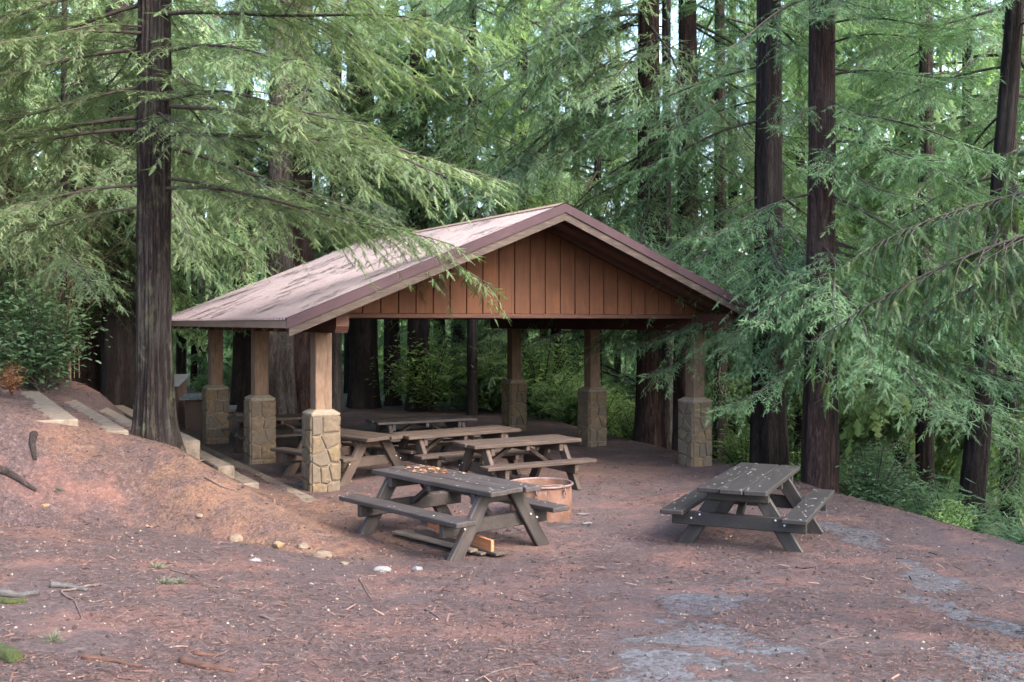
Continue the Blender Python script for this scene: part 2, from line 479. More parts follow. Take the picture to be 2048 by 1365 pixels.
def ground_mat():
    t = NT('forest floor')
    v = t.coord((1, 1, 1), off=False)
    fine = t.noise(v, 42, 8, 0.75, 0.4)
    mid = t.noise(v, 9, 7, 0.7, 0.3)
    big = t.noise(v, 1.3, 5, 0.6)
    tiny = t.noise(v, 150, 3, 0.7)
    grit = t.noise(v, 210, 4, 0.8)
    n18 = t.noise(v, 19, 6, 0.75, 0.6)
    gmix = t.math('ADD', t.math('MULTIPLY', n18, 0.34), t.math('ADD', t.math('MULTIPLY', fine, 0.38), t.math('MULTIPLY', grit, 0.28)))
    litter = t.ramp(gmix, [(0.41, (0.006681, 0.003902, 0.004504)), (0.465, (0.02297, 0.01366, 0.01474)), (0.525, (0.04802, 0.03005, 0.03154)), (0.60, (0.1084, 0.07414, 0.07572))])
    soil = t.ramp(gmix, [(0.40, (0.03115, 0.02056, 0.02057)), (0.47, (0.07527, 0.0507, 0.04995)), (0.535, (0.1038, 0.07268, 0.07151)), (0.61, (0.1609, 0.1196, 0.1176))])
    f = t.math('ADD', t.ramp(mid, [(0.56, (0, 0, 0)), (0.68, (1, 1, 1))]), t.math('MULTIPLY', t.attr('path'), t.ramp(mid, [(0.3, (0.15,) * 3), (0.6, (1, 1, 1))])), True)
    col = t.mix(t.math('MULTIPLY', f, 0.75), litter, soil)
    rust = t.ramp(big, [(0.5, (0, 0, 0)), (0.64, (1, 1, 1))])
    col = t.mix(t.math('MULTIPLY', t.math('MULTIPLY', rust, mid), 0.7), col, (0.17, 0.075, 0.055))
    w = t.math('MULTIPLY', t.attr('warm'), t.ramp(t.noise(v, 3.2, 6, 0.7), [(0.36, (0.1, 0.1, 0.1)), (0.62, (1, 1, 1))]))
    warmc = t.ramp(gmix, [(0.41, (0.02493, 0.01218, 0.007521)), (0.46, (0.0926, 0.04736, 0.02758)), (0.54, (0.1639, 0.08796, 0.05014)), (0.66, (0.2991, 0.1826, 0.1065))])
    col = t.mix(t.math('MULTIPLY', w, 0.8), col, warmc)  # warm soil tone, with the bank's sunlight painted into the colour
    asp = t.ramp(tiny, [(0.35, (0.02467, 0.02575, 0.03095)), (0.52, (0.05481, 0.05646, 0.06717)), (0.68, (0.1206, 0.1233, 0.1401))])
    ah = t.math('ADD', t.attr('asphalt'), t.math('MULTIPLY', t.math('SUBTRACT', mid, 0.5), 1.4))
    af = t.ramp(ah, [(0.46, (0, 0, 0)), (0.58, (1, 1, 1))])
    af = t.math('MULTIPLY', af, t.ramp(fine, [(0.32, (0.15,) * 3), (0.42, (1, 1, 1))]))
    af = t.math('MULTIPLY', af, t.ramp(t.noise(v, 14, 6, 0.75), [(0.34, (0.05,) * 3), (0.48, (0.95,) * 3)]))
    col = t.mix(af, col, asp)
    cf = t.math('MULTIPLY', t.attr('char'), t.ramp(fine, [(0.4, (0.2,) * 3), (0.6, (1, 1, 1))]))
    col = t.mix(cf, col, (0.02, 0.02, 0.022))
    wildc = t.ramp(mid, [(0.35, (0.035, 0.035, 0.02)), (0.6, (0.07, 0.07, 0.04)), (0.75, (0.07, 0.105, 0.045))])
    col = t.mix(t.attr('wild'), col, wildc)
    rough = t.ramp(af, [(0, (0.82,) * 3), (1, (0.55,) * 3)])
    h = t.math('ADD', t.math('MULTIPLY', gmix, 0.8), t.math('MULTIPLY', mid, 0.8))
    h = t.math('MULTIPLY', h, t.math('SUBTRACT', 1.0, t.math('MULTIPLY', af, 0.75)))
    h = t.math('ADD', h, t.math('MULTIPLY', tiny, 0.12))
    t.bump(h, 1.0, 0.06)
    return t.done(col, rough, 0.35)


GROUND = ground_mat()
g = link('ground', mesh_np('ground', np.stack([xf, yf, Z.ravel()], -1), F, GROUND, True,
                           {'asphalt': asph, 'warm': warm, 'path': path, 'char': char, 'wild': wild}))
tag(g, kind='structure')

# ------------------------------------------------------------------ foliage prototypes
def twig_tpl(n, w=0.24, fat=0.62, sweep=1.0):
    """a feather of paired needles along +x, unit length: (verts, tris)"""
    V = []
    for i in range(n):
        x0 = i / n * 0.94
        ww = w * (0.45 + 0.55 * math.sin(PI * min(1, 0.18 + x0 * 0.95))) * (1 - 0.45 * x0)
        b = fat / n
        for s in (-1, 1):
            V += [(x0, 0.004 * s, 0), (x0 + b, 0.004 * s, 0), (x0 + sweep * b + 0.5 * ww, s * ww, -0.10 * ww)]
    V += [(0.88, -0.02, 0), (0.88, 0.02, 0), (1.05, 0, -0.01)]
    V = np.array(V)
    return V, np.arange(len(V)).reshape(-1, 3)


TPL = {'near': twig_tpl(18, 0.14, 0.7, 1.1), 'mid': twig_tpl(7, 0.14, 0.85), 'far': (np.array([(0, 0, 0), (0.35, -0.24, -0.03), (0.62, 0, 0.0), (0.35, 0.24, -0.03),
       (0.35, 0, 0), (0.75, -0.19, -0.05), (1.0, 0, -0.03), (0.75, 0.19, -0.05)]), np.array([(0, 1, 2), (0, 2, 3), (4, 5, 6), (4, 6, 7)]))}


def place_twigs(P, D, U, L, tint, tpl):
    P = np.array(P); D = np.array(D); U = np.array(U); L = np.array(L)
    D /= np.linalg.norm(D, axis=1)[:, None] + 1e-9
    S = np.cross(U, D); S /= np.linalg.norm(S, axis=1)[:, None] + 1e-9
    N = np.cross(D, S)
    tv, tf = tpl
    V = P[:, None] + L[:, None, None] * (tv[None, :, 0:1] * D[:, None] + tv[None, :, 1:2] * S[:, None] + tv[None, :, 2:3] * N[:, None])
    n, k = len(P), len(tv)
    F = (tf[None] + (np.arange(n) * k)[:, None, None]).reshape(-1, 3)
    return V.reshape(-1, 3), F, np.repeat(np.array(tint), k)


def rotz(v, a):
    c, s = math.cos(a), math.sin(a)
    return np.array([c * v[0] - s * v[1], s * v[0] + c * v[1], v[2]])


def gen_branch(seed, L=4.0, droop=0.25, hang=0.25, lod='mid', sec_sp=0.16, sec_len=1.0, twig=0.17, twig_sp=0.065, r0=0.03, start=0.12, curl=0.0):
    """one limb along +x with side branchlets and feather twigs"""
    rs = random.Random(seed)
    n = 14
    ts = np.linspace(0, 1, n)
    ph = rs.uniform(0, 6)
    pts = np.stack([ts * L, 0.09 * L * np.sin(ts * 4.1 + ph) * ts, L * (-droop * ts ** 1.7 + curl * ts ** 4) + 0.02 * L * np.sin(ts * 7 + ph) * ts], -1)
    wood = MB()
    wood.add(*tube(pts, r0 * (1 - 0.86 * ts), 6))
    P, D, U, LL, T = [], [], [], [], []
    s = start * L
    side = 1
    base_t = rs.random()
    while s < L * 0.995:
        u = s / L
        k = min(int(u * (n - 1)), n - 2); f = u * (n - 1) - k
        p0 = pts[k] * (1 - f) + pts[k + 1] * f
        tan = pts[k + 1] - pts[k]; tan /= np.linalg.norm(tan)
        l2 = sec_len * (0.30 + 0.70 * math.sin(PI * min(1.0, 0.12 + u * 0.88)) ** 0.8) * rs.uniform(0.35, 1.3) * (1.0 - 0.35 * u)
        ang = side * R(rs.uniform(25, 82)) * (1 - 0.35 * u)
        d = rotz(tan, ang); d[2] += rs.uniform(-0.22, 0.34)
        d /= np.linalg.norm(d)
        dr = hang * rs.choice((0.25, 0.7, 1.0, 1.3, 1.7)) * rs.uniform(0.8, 1.2)
        m = 5
        tt = np.linspace(0, 1, m)
        sp = p0 + d[None] * (tt * l2)[:, None] * (1 - 0.25 * dr * tt)[:, None]
        sp[:, 2] -= dr * l2 * tt ** 1.8
        if lod != 'far':
            wood.add(*tube(sp, 0.006 * (1 - 0.75 * tt) + 0.001, 3))
        tone = min(1, max(0, 0.45 + rs.uniform(-0.38, 0.38)))
        q = 0.05
        sd = 1
        while q < 1.0:
            kk = min(int(q * (m - 1)), m - 2); ff = q * (m - 1) - kk
            p = sp[kk] * (1 - ff) + sp[kk + 1] * ff
            t2 = sp[kk + 1] - sp[kk]; t2 = t2 / (np.linalg.norm(t2) + 1e-9)
            a = sd * R(rs.uniform(18, 75))
            dd_ = rotz(t2, a) if abs(t2[2]) < 0.85 else t2 + np.array([rs.uniform(-.7, .7), rs.uniform(-.7, .7), 0])
            dd_[2] -= hang * rs.uniform(0.1, 1.0)
            P.append(p); D.append(dd_); U.append((rs.uniform(-.5, .5), rs.uniform(-.5, .5), 1))
            LL.append(twig * rs.uniform(0.6, 1.3) * (1.15 - 0.5 * q))
            T.append(min(1, max(0, tone + rs.uniform(-0.2, 0.2))))
            q += twig_sp / l2 * rs.uniform(0.7, 1.3); sd = -sd
        P.append(sp[-1]); D.append(sp[-1] - sp[-2]); U.append((0.1, rs.uniform(-.4, .4), 1)); LL.append(twig * 1.1); T.append(tone)
        s += sec_sp * rs.uniform(0.6, 1.4); side = -side
    WV, WF = wood.arr()
    if lod != 'far':
        P = np.array(P); D = np.array(D, float); U = np.array(U, float); LL = np.array(LL); T = np.array(T)
        D /= np.linalg.norm(D, axis=1)[:, None] + 1e-9
        S = np.cross(U, D); S /= np.linalg.norm(S, axis=1)[:, None] + 1e-9
        g_ = np.random.default_rng(seed)
        PP, DD, UU, LN, TT_ = [P], [D], [U], [LL], [T]
        for sg, f0 in ((1, 0.22), (-1, 0.34)):
            an = sg * (0.75 + 0.35 * g_.random(len(P)))
            PP.append(P + D * (LL * f0)[:, None]); DD.append(D * np.cos(an)[:, None] + S * np.sin(an)[:, None] + g_.normal(0, 0.12, D.shape))
            UU.append(U); LN.append(LL * g_.uniform(0.45, 0.8, len(P))); TT_.append(np.clip(T + g_.normal(0, 0.1, len(P)), 0, 1))
        P, D, U, LL, T = (np.concatenate(q) for q in (PP, DD, UU, LN, TT_))
    return (WV, WF) + place_twigs(P, D, U, LL, T, TPL[lod])


def branch_protos(name, leaf, n, seed, **kw):
    out = []
    for i in range(n):
        WV, WF, FV, FF, T = gen_branch(seed + i, **kw)
        out.append((mesh_np('branch_' + name, WV, WF, TWIG, True), mesh_np('needles_' + name, FV, FF, leaf, False, {'tint': T})))
    return out


BR_A = branch_protos('long', LEAF_A, 4, 100, L=4.2, droop=0.20, hang=0.25, sec_sp=0.09, sec_len=1.45, twig=0.20, twig_sp=0.06)
BR_B = branch_protos('blue', LEAF_B, 4, 200, L=3.4, droop=0.32, hang=0.22, sec_sp=0.09, sec_len=1.4, twig=0.19, twig_sp=0.06, curl=0.10)
BR_C = branch_protos('mid', LEAF_C, 4, 300, L=3.8, droop=0.30, hang=0.26, sec_sp=0.10, sec_len=1.5, twig=0.24, twig_sp=0.075)
BR_N = branch_protos('near', LEAF_N, 2, 400, L=3.2, droop=0.22, hang=0.75, lod='near', sec_sp=0.045, sec_len=0.8, twig=0.20, twig_sp=0.05, r0=0.02, start=0.2)
BR_Y = branch_protos('bright', LEAF_D, 3, 500, L=3.0, droop=0.22, hang=0.22, sec_sp=0.10, sec_len=1.4, twig=0.23, twig_sp=0.075)


def gen_crown(seed, z0, z1, n, rmax, L0, sec_sp, twig, twig_sp, sec_len=1.3, hang=0.35):
    rs = random.Random(seed)
    FV, FF, TT, wood = [], [], [], MB()
    off = 0
    protos = [gen_branch(seed * 7 + i, L=L0, droop=0.32, hang=hang, lod='far', sec_sp=sec_sp, sec_len=sec_len, twig=twig, twig_sp=twig_sp, r0=0.035) for i in range(3)]
    for i in range(n):
        h = (i + rs.random()) / n
        z = z0 + (z1 - z0) * h
        prof = (1 - h) ** 0.6 * (0.55 + 0.45 * min(1, h * 6)) + 0.10
        WV, WF, V, F_, T = protos[rs.randrange(3)]
        sc = prof * rmax / L0 * rs.uniform(0.7, 1.2)
        M = np.array(Euler((rs.uniform(-.2, .2), rs.uniform(-0.12, 0.3), rs.uniform(0, 2 * PI))).to_matrix()) * sc
        FV.append(V @ M.T + np.array([0, 0, z])); FF.append(F_ + off); off += len(V)
        TT.append(np.clip(T + rs.uniform(-.25, .25), 0, 1))
        wood.add(WV @ M.T + np.array([0, 0, z]), WF)
    return np.concatenate(FV), np.concatenate(FF), np.concatenate(TT), wood.arr()


CROWNS = []
for i in range(5):
    FV, FF, TT, (WV, WF) = gen_crown(40 + i, [1.5, 3.5, 0.6, 6.0, 2.5][i], [24, 27, 13, 30, 22][i], [62, 64, 46, 60, 60][i], [5.0, 5.6, 3.4, 5.8, 4.8][i], 3.4, 0.125, 0.27, 0.075, 1.5)
    WT = np.concatenate([WF[:, [0, 1, 2]], WF[:, [0, 2, 3]]])
    me = mesh_np('crown', np.concatenate([FV, WV]), np.concatenate([FF, WT + len(FV)]), [LEAF_D, TWIG], False, {'tint': np.concatenate([TT, np.zeros(len(WV))])})
    mi = np.zeros(len(me.polygons), np.int32); mi[len(FF):] = 1
    me.polygons.foreach_set('material_index', mi)
    CROWNS.append((me, None, [24, 27, 13, 30, 22][i]))


def trunk_mesh(r0, H, nseg, nring, seed, mat, flare=0.45, fh=0.7, lean=(0, 0), furrow=0.035, tops=0.45, bend=0.0, sink=0.6, cut=None):
    """tapered fluted trunk from z=-sink to H"""
    zz = np.concatenate([np.linspace(-sink, 2.5, int(nring * 0.45), endpoint=False), np.linspace(2.5, H, nring - int(nring * 0.45))])
    th = np.linspace(0, 2 * PI, nseg, endpoint=False)
    TH, ZZ = np.meshgrid(th, zz)
    taper = 1 - (1 - tops) * np.clip(ZZ / H, 0, 1) ** 0.9
    k = 3 + seed % 4
    fl = flare * np.exp(-np.maximum(ZZ, -0.2) / fh) * (0.55 + 0.45 * np.cos(k * TH + seed) + 0.25 * np.cos((2 * k + 1) * TH + seed * 2.1))
    cx = np.cos(TH) * 3.0; sy = np.sin(TH) * 3.0
    wob = fbm(cx * 0.5 + seed, sy * 0.5 + ZZ * 0.35, seed) - 0.5
    # vertical furrows: periodic noise in angle, long in z
    q = nseg / 4.0
    a1 = fbm(np.cos(TH) * q * 0.32 + 50 + 0.25 * wob, np.sin(TH) * q * 0.32 + ZZ * 0.55, seed + 5, 3)
    a2 = vnoise(np.cos(TH) * q * 0.6 + 9, np.sin(TH) * q * 0.6 + ZZ * 0.9 + 31, seed + 8)
    ridge = np.abs(a1 - 0.5) * 2
    fur = np.clip(1 - ridge * 3.2, 0, 1)
    rr = r0 * (taper + fl) * (1 + 0.10 * wob) + furrow * (0.6 * (a2 - 0.5) - 0.9 * fur)
    wb = min(0.12, r0 * 0.35)
    Xc = lean[0] * ZZ + bend * (ZZ / H) ** 2 + wb * (fbm(ZZ * 0.22 + seed * 3.1, ZZ * 0 + seed, seed) - 0.5); Yc = lean[1] * ZZ
    V = np.stack([Xc + rr * np.cos(TH), Yc + rr * np.sin(TH), ZZ], -1).reshape(-1, 3)
    i = np.arange(nring - 1)[:, None] * nseg; j = np.arange(nseg)[None]; kx = (j + 1) % nseg
    Fq = np.stack([i + j, i + kx, i + nseg + kx, i + nseg + j], -1).reshape(-1, 4)
    return mesh_np('trunk', V, Fq, mat, True, {'furrow': fur.ravel()})


def add_branches(root, spec, protos, r_at, lean=(0, 0), seed=0, bend=0.0, H=18):
    """spec: list of (z, azimuth deg, scale, pitch deg)"""
    rs = random.Random(seed)
    for i, (z, az, sc, pit) in enumerate(spec):
        wb, fb = protos[rs.randrange(len(protos))]
        r = max(0.02, r_at(z) * 0.8)
        a = R(az)
        cx = lean[0] * z + bend * (z / H) ** 2; cyy = lean[1] * z
        M = Matrix.Translation((cx + r * math.cos(a), cyy + r * math.sin(a), z)) @ Euler((R(rs.uniform(-12, 12)), R(pit), a)).to_matrix().to_4x4() @ Matrix.Diagonal((sc, sc * rs.choice((-1, 1)) * rs.uniform(0.9, 1.15), sc, 1))
        b = link('branch', wb, root, M)
        link('needles', fb, b)


def rand_spec(rs, n, z0, z1, az=None, sc=(0.8, 1.2), pit=(-5, 18), avoid=None):
    out = []
    for i in range(n):
        z = z0 + (z1 - z0) * (i + rs.random()) / n
        while True:
            a = rs.uniform(0, 360) if az is None else rs.uniform(*rs.choice(az))
            if avoid is None or not (avoid[0] < (a % 360) < avoid[1]): break
        out.append((z, a, rs.uniform(*sc), rs.uniform(*pit)))
    return out


TREES = []


def tree(label, px, py, Yd, w, H=18, protos=None, spec=None, mat=None, seed=1, lean=(0, 0), nseg=44, nring=46, flare=0.4, fh=0.7, furrow=0.03, cat='tree', group=None, bend=0.0, tops=0.5, pos=None, name='redwood_tree'):
    """a trunk w pixels wide (2048 scale) seen at px, with Yd metres of depth"""
    x = (px - 1024) / 2048 * Yd if pos is None else pos[0]
    y = Yd if pos is None else pos[1]
    z = tz(x, y)
    r = w / 2048 * Yd / 2 if pos is None else w
    root = thing(name, label, cat, (x, y, z), 0, group)
    link('trunk', trunk_mesh(r, H, nseg, nring, seed, mat or BARK, flare, fh, lean, furrow, tops, bend), root)
    if spec: add_branches(root, spec, protos, lambda zz: r * (1 - (1 - tops) * min(1, zz / H)), lean, seed, bend, H)
    TREES.append((x, y, r))
    return root


rs = random.Random(5)
# --- the near conifer on the bank, left
S = rand_spec(rs, 13, 3.9, 9.5, az=[(-48, 15), (-30, 40)], sc=(0.85, 1.25), pit=(-4, 14)) \
    + rand_spec(rs, 15, 4.2, 9.5, az=[(150, 205), (165, 235)], sc=(0.75, 1.15), pit=(2, 16)) \
    + rand_spec(rs, 9, 4.6, 9.5, az=[(40, 140)], sc=(0.8, 1.1), pit=(0, 14)) \
    + [(3.55, -20, 1.02, 1), (3.7, -8, 0.85, 6), (4.3, -27, 1.15, -1), (3.3, 178, 0.7, 4), (3.6, 200, 0.8, 6), (4.6, -58, 0.5, 10), (5.8, 235, 0.6, 8)]
T1 = tree('near conifer with furrowed bark at the bank beside the concrete steps, long drooping boughs', 310, 900, 14.5, 68, H=18, protos=BR_A, spec=S, mat=BARK_HERO, seed=3,
          nseg=130, nring=170, flare=0.46, fh=0.5, furrow=0.055, bend=0.0, tops=0.8, lean=(0.0, 0.0), name='conifer_tree')

# --- right hand big redwoods on the edge of the drop
S = rand_spec(rs, 30, 2.6, 15, sc=(0.6, 1.05), pit=(-4, 18), az=[(150, 235), (300, 400), (0, 120)])
rb = random.Random(91)
S += [(rb.uniform(3.0, 5.6), rb.uniform(185, 285), rb.uniform(0.6, 0.95), rb.uniform(6, 22)) for _ in range(12)] + [(rb.uniform(6, 11), rb.uniform(200, 320), rb.uniform(0.4, 0.65), rb.uniform(6, 24)) for _ in range(7)]
S += [(4.9, 263, 1.2, 4), (4.5, 268, 1.1, 4), (4.3, 272, 1.1, 3)]
tree('stout dark redwood straight behind the right picnic table', 1535, 930, 20.6, 62, H=22, protos=BR_B, spec=S, seed=11, lean=(0.002, 0), flare=0.45, fh=2.6, tops=0.6)
S = rand_spec(rs, 32, 2.0, 14, sc=(0.65, 1.1), pit=(-4, 18), az=[(190, 245), (-70, 60), (280, 350)])
S += [(rb.uniform(2.8, 5.2), rb.uniform(262, 350), rb.uniform(0.6, 1.0), rb.uniform(8, 24)) for _ in range(13)] + [(rb.uniform(5.5, 10), rb.uniform(220, 330), rb.uniform(0.4, 0.65), rb.uniform(6, 24)) for _ in range(8)]
tree('redwood with a brown bark strip on its right side, behind the right picnic table', 1640, 975, 17.9, 62, H=20, protos=BR_B, spec=S, mat=BARK_RED, seed=12, lean=(0.006, 0), flare=0.3, fh=2.2, tops=0.6)
S = rand_spec(rs, 30, 4.5, 15, sc=(0.8, 1.15), pit=(-2, 20))
tree('leaning redwood at the right edge rising from the slope', 1928, 1020, 18.5, 52, H=18, protos=BR_B, spec=S, seed=13, lean=(0.10, 0.0), flare=0.3, bend=-0.4)
S = rand_spec(rs, 30, 2.5, 16, sc=(0.75, 1.1), pit=(-2, 20))
tree('slim dark redwood on the slope left of the leaning trunk', 1850, 980, 24.5, 40, H=20, protos=BR_B, spec=S, seed=14)
S = rand_spec(rs, 36, 4.2, 18, sc=(0.85, 1.25), pit=(4, 26), az=[(130, 330), (100, 260)])
S += [(rb.uniform(8, 14.5), rb.uniform(150, 230), rb.uniform(0.9, 1.4), rb.uniform(4, 20)) for _ in range(14)]
tree('thick red barked redwood behind the right side of the shelter', 1298, 890, 24.2, 58, H=22, protos=BR_C, spec=S, mat=BARK_RED, seed=15, flare=0.25)
S = rand_spec(rs, 30, 4.5, 18, sc=(0.8, 1.2), pit=(4, 26), az=[(200, 400)])
S += [(rb.uniform(8, 14.5), rb.uniform(-60, 80), rb.uniform(0.8, 1.2), rb.uniform(4, 20)) for _ in range(10)]
tree('red barked redwood half hidden behind the right front pillar', 1373, 905, 24.0, 50, H=22, protos=BR_B, spec=S, mat=BARK_RED, seed=16, flare=0.2)
tree('pale grey slender trunk close against the thick red barked redwood', 1334, 890, 25.0, 24, H=22, mat=BARK_PALE, seed=17, flare=0.2, nseg=24, protos=BR_C, spec=rand_spec(rs, 8, 8, 14, sc=(0.5, 0.8)), name='slender_tree')

# --- behind the shelter
mid = [
    (725, 33, 60, 'broad dark redwood seen under the roof right of the left front post', BR_C, BARK, 20),
    (672, 31, 30, 'greyish trunk in the gap just right of the left front post', BR_Y, BARK_PALE, 10),
    (785, 34, 36, 'straight dark trunk seen through the shelter, between two broader trunks', BR_C, BARK, 16),
    (836, 32, 46, 'dark redwood trunk seen above the rearmost picnic table', BR_C, BARK, 16),
    (916, 40, 34, 'grey brown trunk with bare twigs deep behind the shelter', BR_Y, BARK_PALE, 14),
    (1046, 33, 26, 'dark trunk close behind the right rear pillar', BR_Y, BARK, 14),
    (1088, 37, 18, 'thin trunk between the right rear and right middle pillars', BR_Y, BARK, 12),
    (1152, 42, 22, 'distant dark trunk just left of the right middle pillar', BR_C, BARK, 14),
    (560, 28.5, 60, 'big grey trunk with flared base between the left middle and left front posts', BR_C, BARK_PALE, 14),
    (603, 29.5, 58, 'big reddish trunk joined beside the grey flared one', BR_A, BARK_RED, 18),
    (486, 31, 44, 'dark redwood between the left rear and left middle posts', BR_C, BARK, 18),
    (425, 38, 20, 'slim grey trunk above the left rear post', BR_Y, BARK_PALE, 12),
    (363, 33, 22, 'slim dark trunk behind the slanted lid cabinet', BR_Y, BARK, 12),
    (388, 42, 14, 'thin straight sapling trunk behind the far left picnic table', BR_Y, BARK, 10),
    (404, 46, 15, 'thin trunk right of the sapling behind the far left picnic table', BR_Y, BARK, 10),
    (241, 26, 70, 'very dark broad redwood directly behind the near conifer', BR_C, BARK, 16),
    (172, 27, 72, 'broad red brown redwood at the left behind the steps', BR_A, BARK_RED, 16),
    (128, 22.8, 15, 'slender young conifer in front of the two broad dark redwoods at the left', BR_A, BARK, 27),
    (20, 24.5, 15, 'slender young conifer at the left margin above the broad leaved shrubs', BR_C, BARK, 27),
    (1742, 40, 24, 'slender trunk far behind the strip barked redwood', BR_Y, BARK, 14),
    (1235, 38, 16, 'thin pale trunk right of the right middle pillar', BR_Y, BARK_PALE, 10),
    (1440, 27, 30, 'dark trunk just right of the right front pillar', BR_B, BARK, 14),
    (1800, 31, 26, 'thin dark trunk above the round bush on the slope', BR_B, BARK, 18),
    (2020, 26, 40, 'dark double trunk at the right margin behind the leaning redwood', BR_B, BARK, 18),
    (1112, 36, 24, 'bushy tree with bright boughs above the ridge, left of the red barked redwoods', BR_Y, BARK, 27),
    (1195, 34, 20, 'bushy young conifer right behind the roof between the red barked redwoods and the ridge', BR_C, BARK, 27),
    (1000, 43, 24, 'tall conifer rising behind the roof ridge against the bright sky', BR_Y, BARK, 20),
    (880, 37, 26, 'leafy conifer behind the middle of the roof slope', BR_Y, BARK, 27),
    (700, 40, 24, 'leafy conifer behind the left end of the roof ridge', BR_C, BARK, 24),
    (1600, 30, 26, 'bushy conifer in the gap between the two stout redwoods', BR_Y, BARK, 27),
    (1465, 33, 24, 'leafy conifer filling the gap right of the right front pillar', BR_Y, BARK, 27),
    (945, 30.5, 22, 'young redwood with low bright boughs behind the rear table', BR_Y, BARK, 26),
]
for i, (px, Yd, w, lab, pr, mt, nb) in enumerate(mid):
    spec = rand_spec(rs, int(nb * (2.1 if px > 850 else 1.2)), (5.2 if 420 < px < 1250 else 3.4) if nb < 27 else (1.0 if px > 400 else 3.0), 2.65 + 0.33 * Yd + 0.8 - tz((px - 1024) / 2048 * Yd, Yd), sc=(0.8, 1.35), pit=(-2, 24))
    tree(lab, px, 0, Yd, w, H=24, protos=pr, spec=spec, mat=mt, seed=30 + i, nseg=30, nring=30, flare=0.3 if w > 40 else 0.15, furrow=0.025, fh=0.6)

# --- near trees whose trunks stand just outside the picture and whose boughs hang into it
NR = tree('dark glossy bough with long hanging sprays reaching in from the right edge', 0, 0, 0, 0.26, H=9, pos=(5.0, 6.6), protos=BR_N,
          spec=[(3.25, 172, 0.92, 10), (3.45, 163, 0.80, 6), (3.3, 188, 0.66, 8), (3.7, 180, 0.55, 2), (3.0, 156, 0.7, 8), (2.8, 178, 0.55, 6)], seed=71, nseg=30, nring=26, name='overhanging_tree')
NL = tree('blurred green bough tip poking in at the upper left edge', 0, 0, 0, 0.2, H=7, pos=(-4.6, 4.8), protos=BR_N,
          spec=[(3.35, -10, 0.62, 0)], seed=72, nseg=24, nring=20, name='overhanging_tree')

# --- the forest beyond
TRUNK_FAR = [trunk_mesh(0.20, 30, 10, 12, 90 + i, [BARK, BARK_RED, BARK][i], 0.2, 0.6, (0, 0), 0.012, 0.35, 0, 3.0) for i in range(3)]
rs = random.Random(23)
cnt = 0
tries = 0
pts_far = []
while cnt < 105 and tries < 6000:
    tries += 1
    y = 29 + 75 * rs.random() ** 1.25
    x = rs.uniform(-0.62, 0.62) * y
    if any((x - a) ** 2 + (y - b) ** 2 < 3.0 for a, b, _ in TREES) or any((x - a) ** 2 + (y - b) ** 2 < (2.4 + y * 0.014) ** 2 for a, b in pts_far): continue
    if y < 34 and -6 < x < 4: continue
    z = tz(x, y)
    px = 1024 + 2048 * x / y
    sc = rs.uniform(0.7, 1.15)
    if 900 < px < 1020 and y < 95: sc = min(sc, 0.62)
    ci = rs.randrange(5)
    if 330 < px < 1500 and 30 < y < 40: continue
    if 330 < px < 1500 and y < 60: ci = 2; sc = rs.uniform(0.40, 0.72)
    pts_far.append((x, y))
    o = thing('forest_tree', 'slender conifer deep in the forest behind the picnic ground', 'tree', (x, y, z - 0.2), rs.uniform(0, 6.28), 'conifers deep in the forest')
    s_ = Matrix.Diagonal((sc, sc, sc, 1))
    link('trunk', TRUNK_FAR[rs.randrange(3)], o, Matrix.Diagonal((sc, sc, CROWNS[ci][2] / 30 * sc, 1)))
    link('crown', CROWNS[ci][0], o, s_)
    cnt += 1

yc = 0
while yc < 46:
    y = rs.uniform(41, 57); x = rs.uniform(-0.36, 0.26) * y
    if any((x - a) ** 2 + (y - b) ** 2 < 1.7 ** 2 for a, b in pts_far): continue
    pts_far.append((x, y)); yc += 1
    sc = rs.uniform(0.36, 0.62)
    o = thing('young_conifer', 'bright young conifer in the light beyond the shelter', 'tree', (x, y, tz(x, y) - 0.2), rs.uniform(0, 6.28), 'young conifers beyond the shelter')
    link('trunk', TRUNK_FAR[yc % 3], o, Matrix.Diagonal((sc * 0.7, sc * 0.7, 0.43 * sc, 1)))
    link('crown', CROWNS[2][0], o, Matrix.Diagonal((sc * 1.15, sc * 1.15, sc, 1)))
for i, (x, y) in enumerate([(13.5, 12), (16, 14), (19, 19), (24, 16), (17, 4),
                            (-17, 21), (-14, 9), (-17, 14), (-18, 20)]):
    sc = rs.uniform(0.75, 1.05); ci = (0, 1, 4, 3, 1)[i % 5]
    o = thing('forest_tree', 'tall conifer of the forest wall just outside the picture', 'tree', (x, y, tz(x, y) - 0.2), i * 1.3, 'conifers beside the clearing')
    link('trunk', TRUNK_FAR[i % 3], o, Matrix.Diagonal((sc, sc, CROWNS[ci][2] / 30 * sc, 1)))
    link('crown', CROWNS[ci][0], o, Matrix.Diagonal((sc, sc, sc, 1)))

# ------------------------------------------------------------------ shrubs
def leaf_tpl():
    V = np.array([(0, 0, 0), (0.3, -0.22, 0.05), (0.3, 0, -0.02), (0.3, 0.22, 0.05), (0.72, -0.19, 0.03), (0.72, 0, -0.04), (0.72, 0.19, 0.03), (1, 0, -0.10)])
    Fq = np.array([(0, 1, 2), (0, 2, 3), (1, 4, 5), (1, 5, 2), (2, 5, 6), (2, 6, 3), (4, 7, 5), (5, 7, 6)])
    return V, Fq


LT = leaf_tpl()


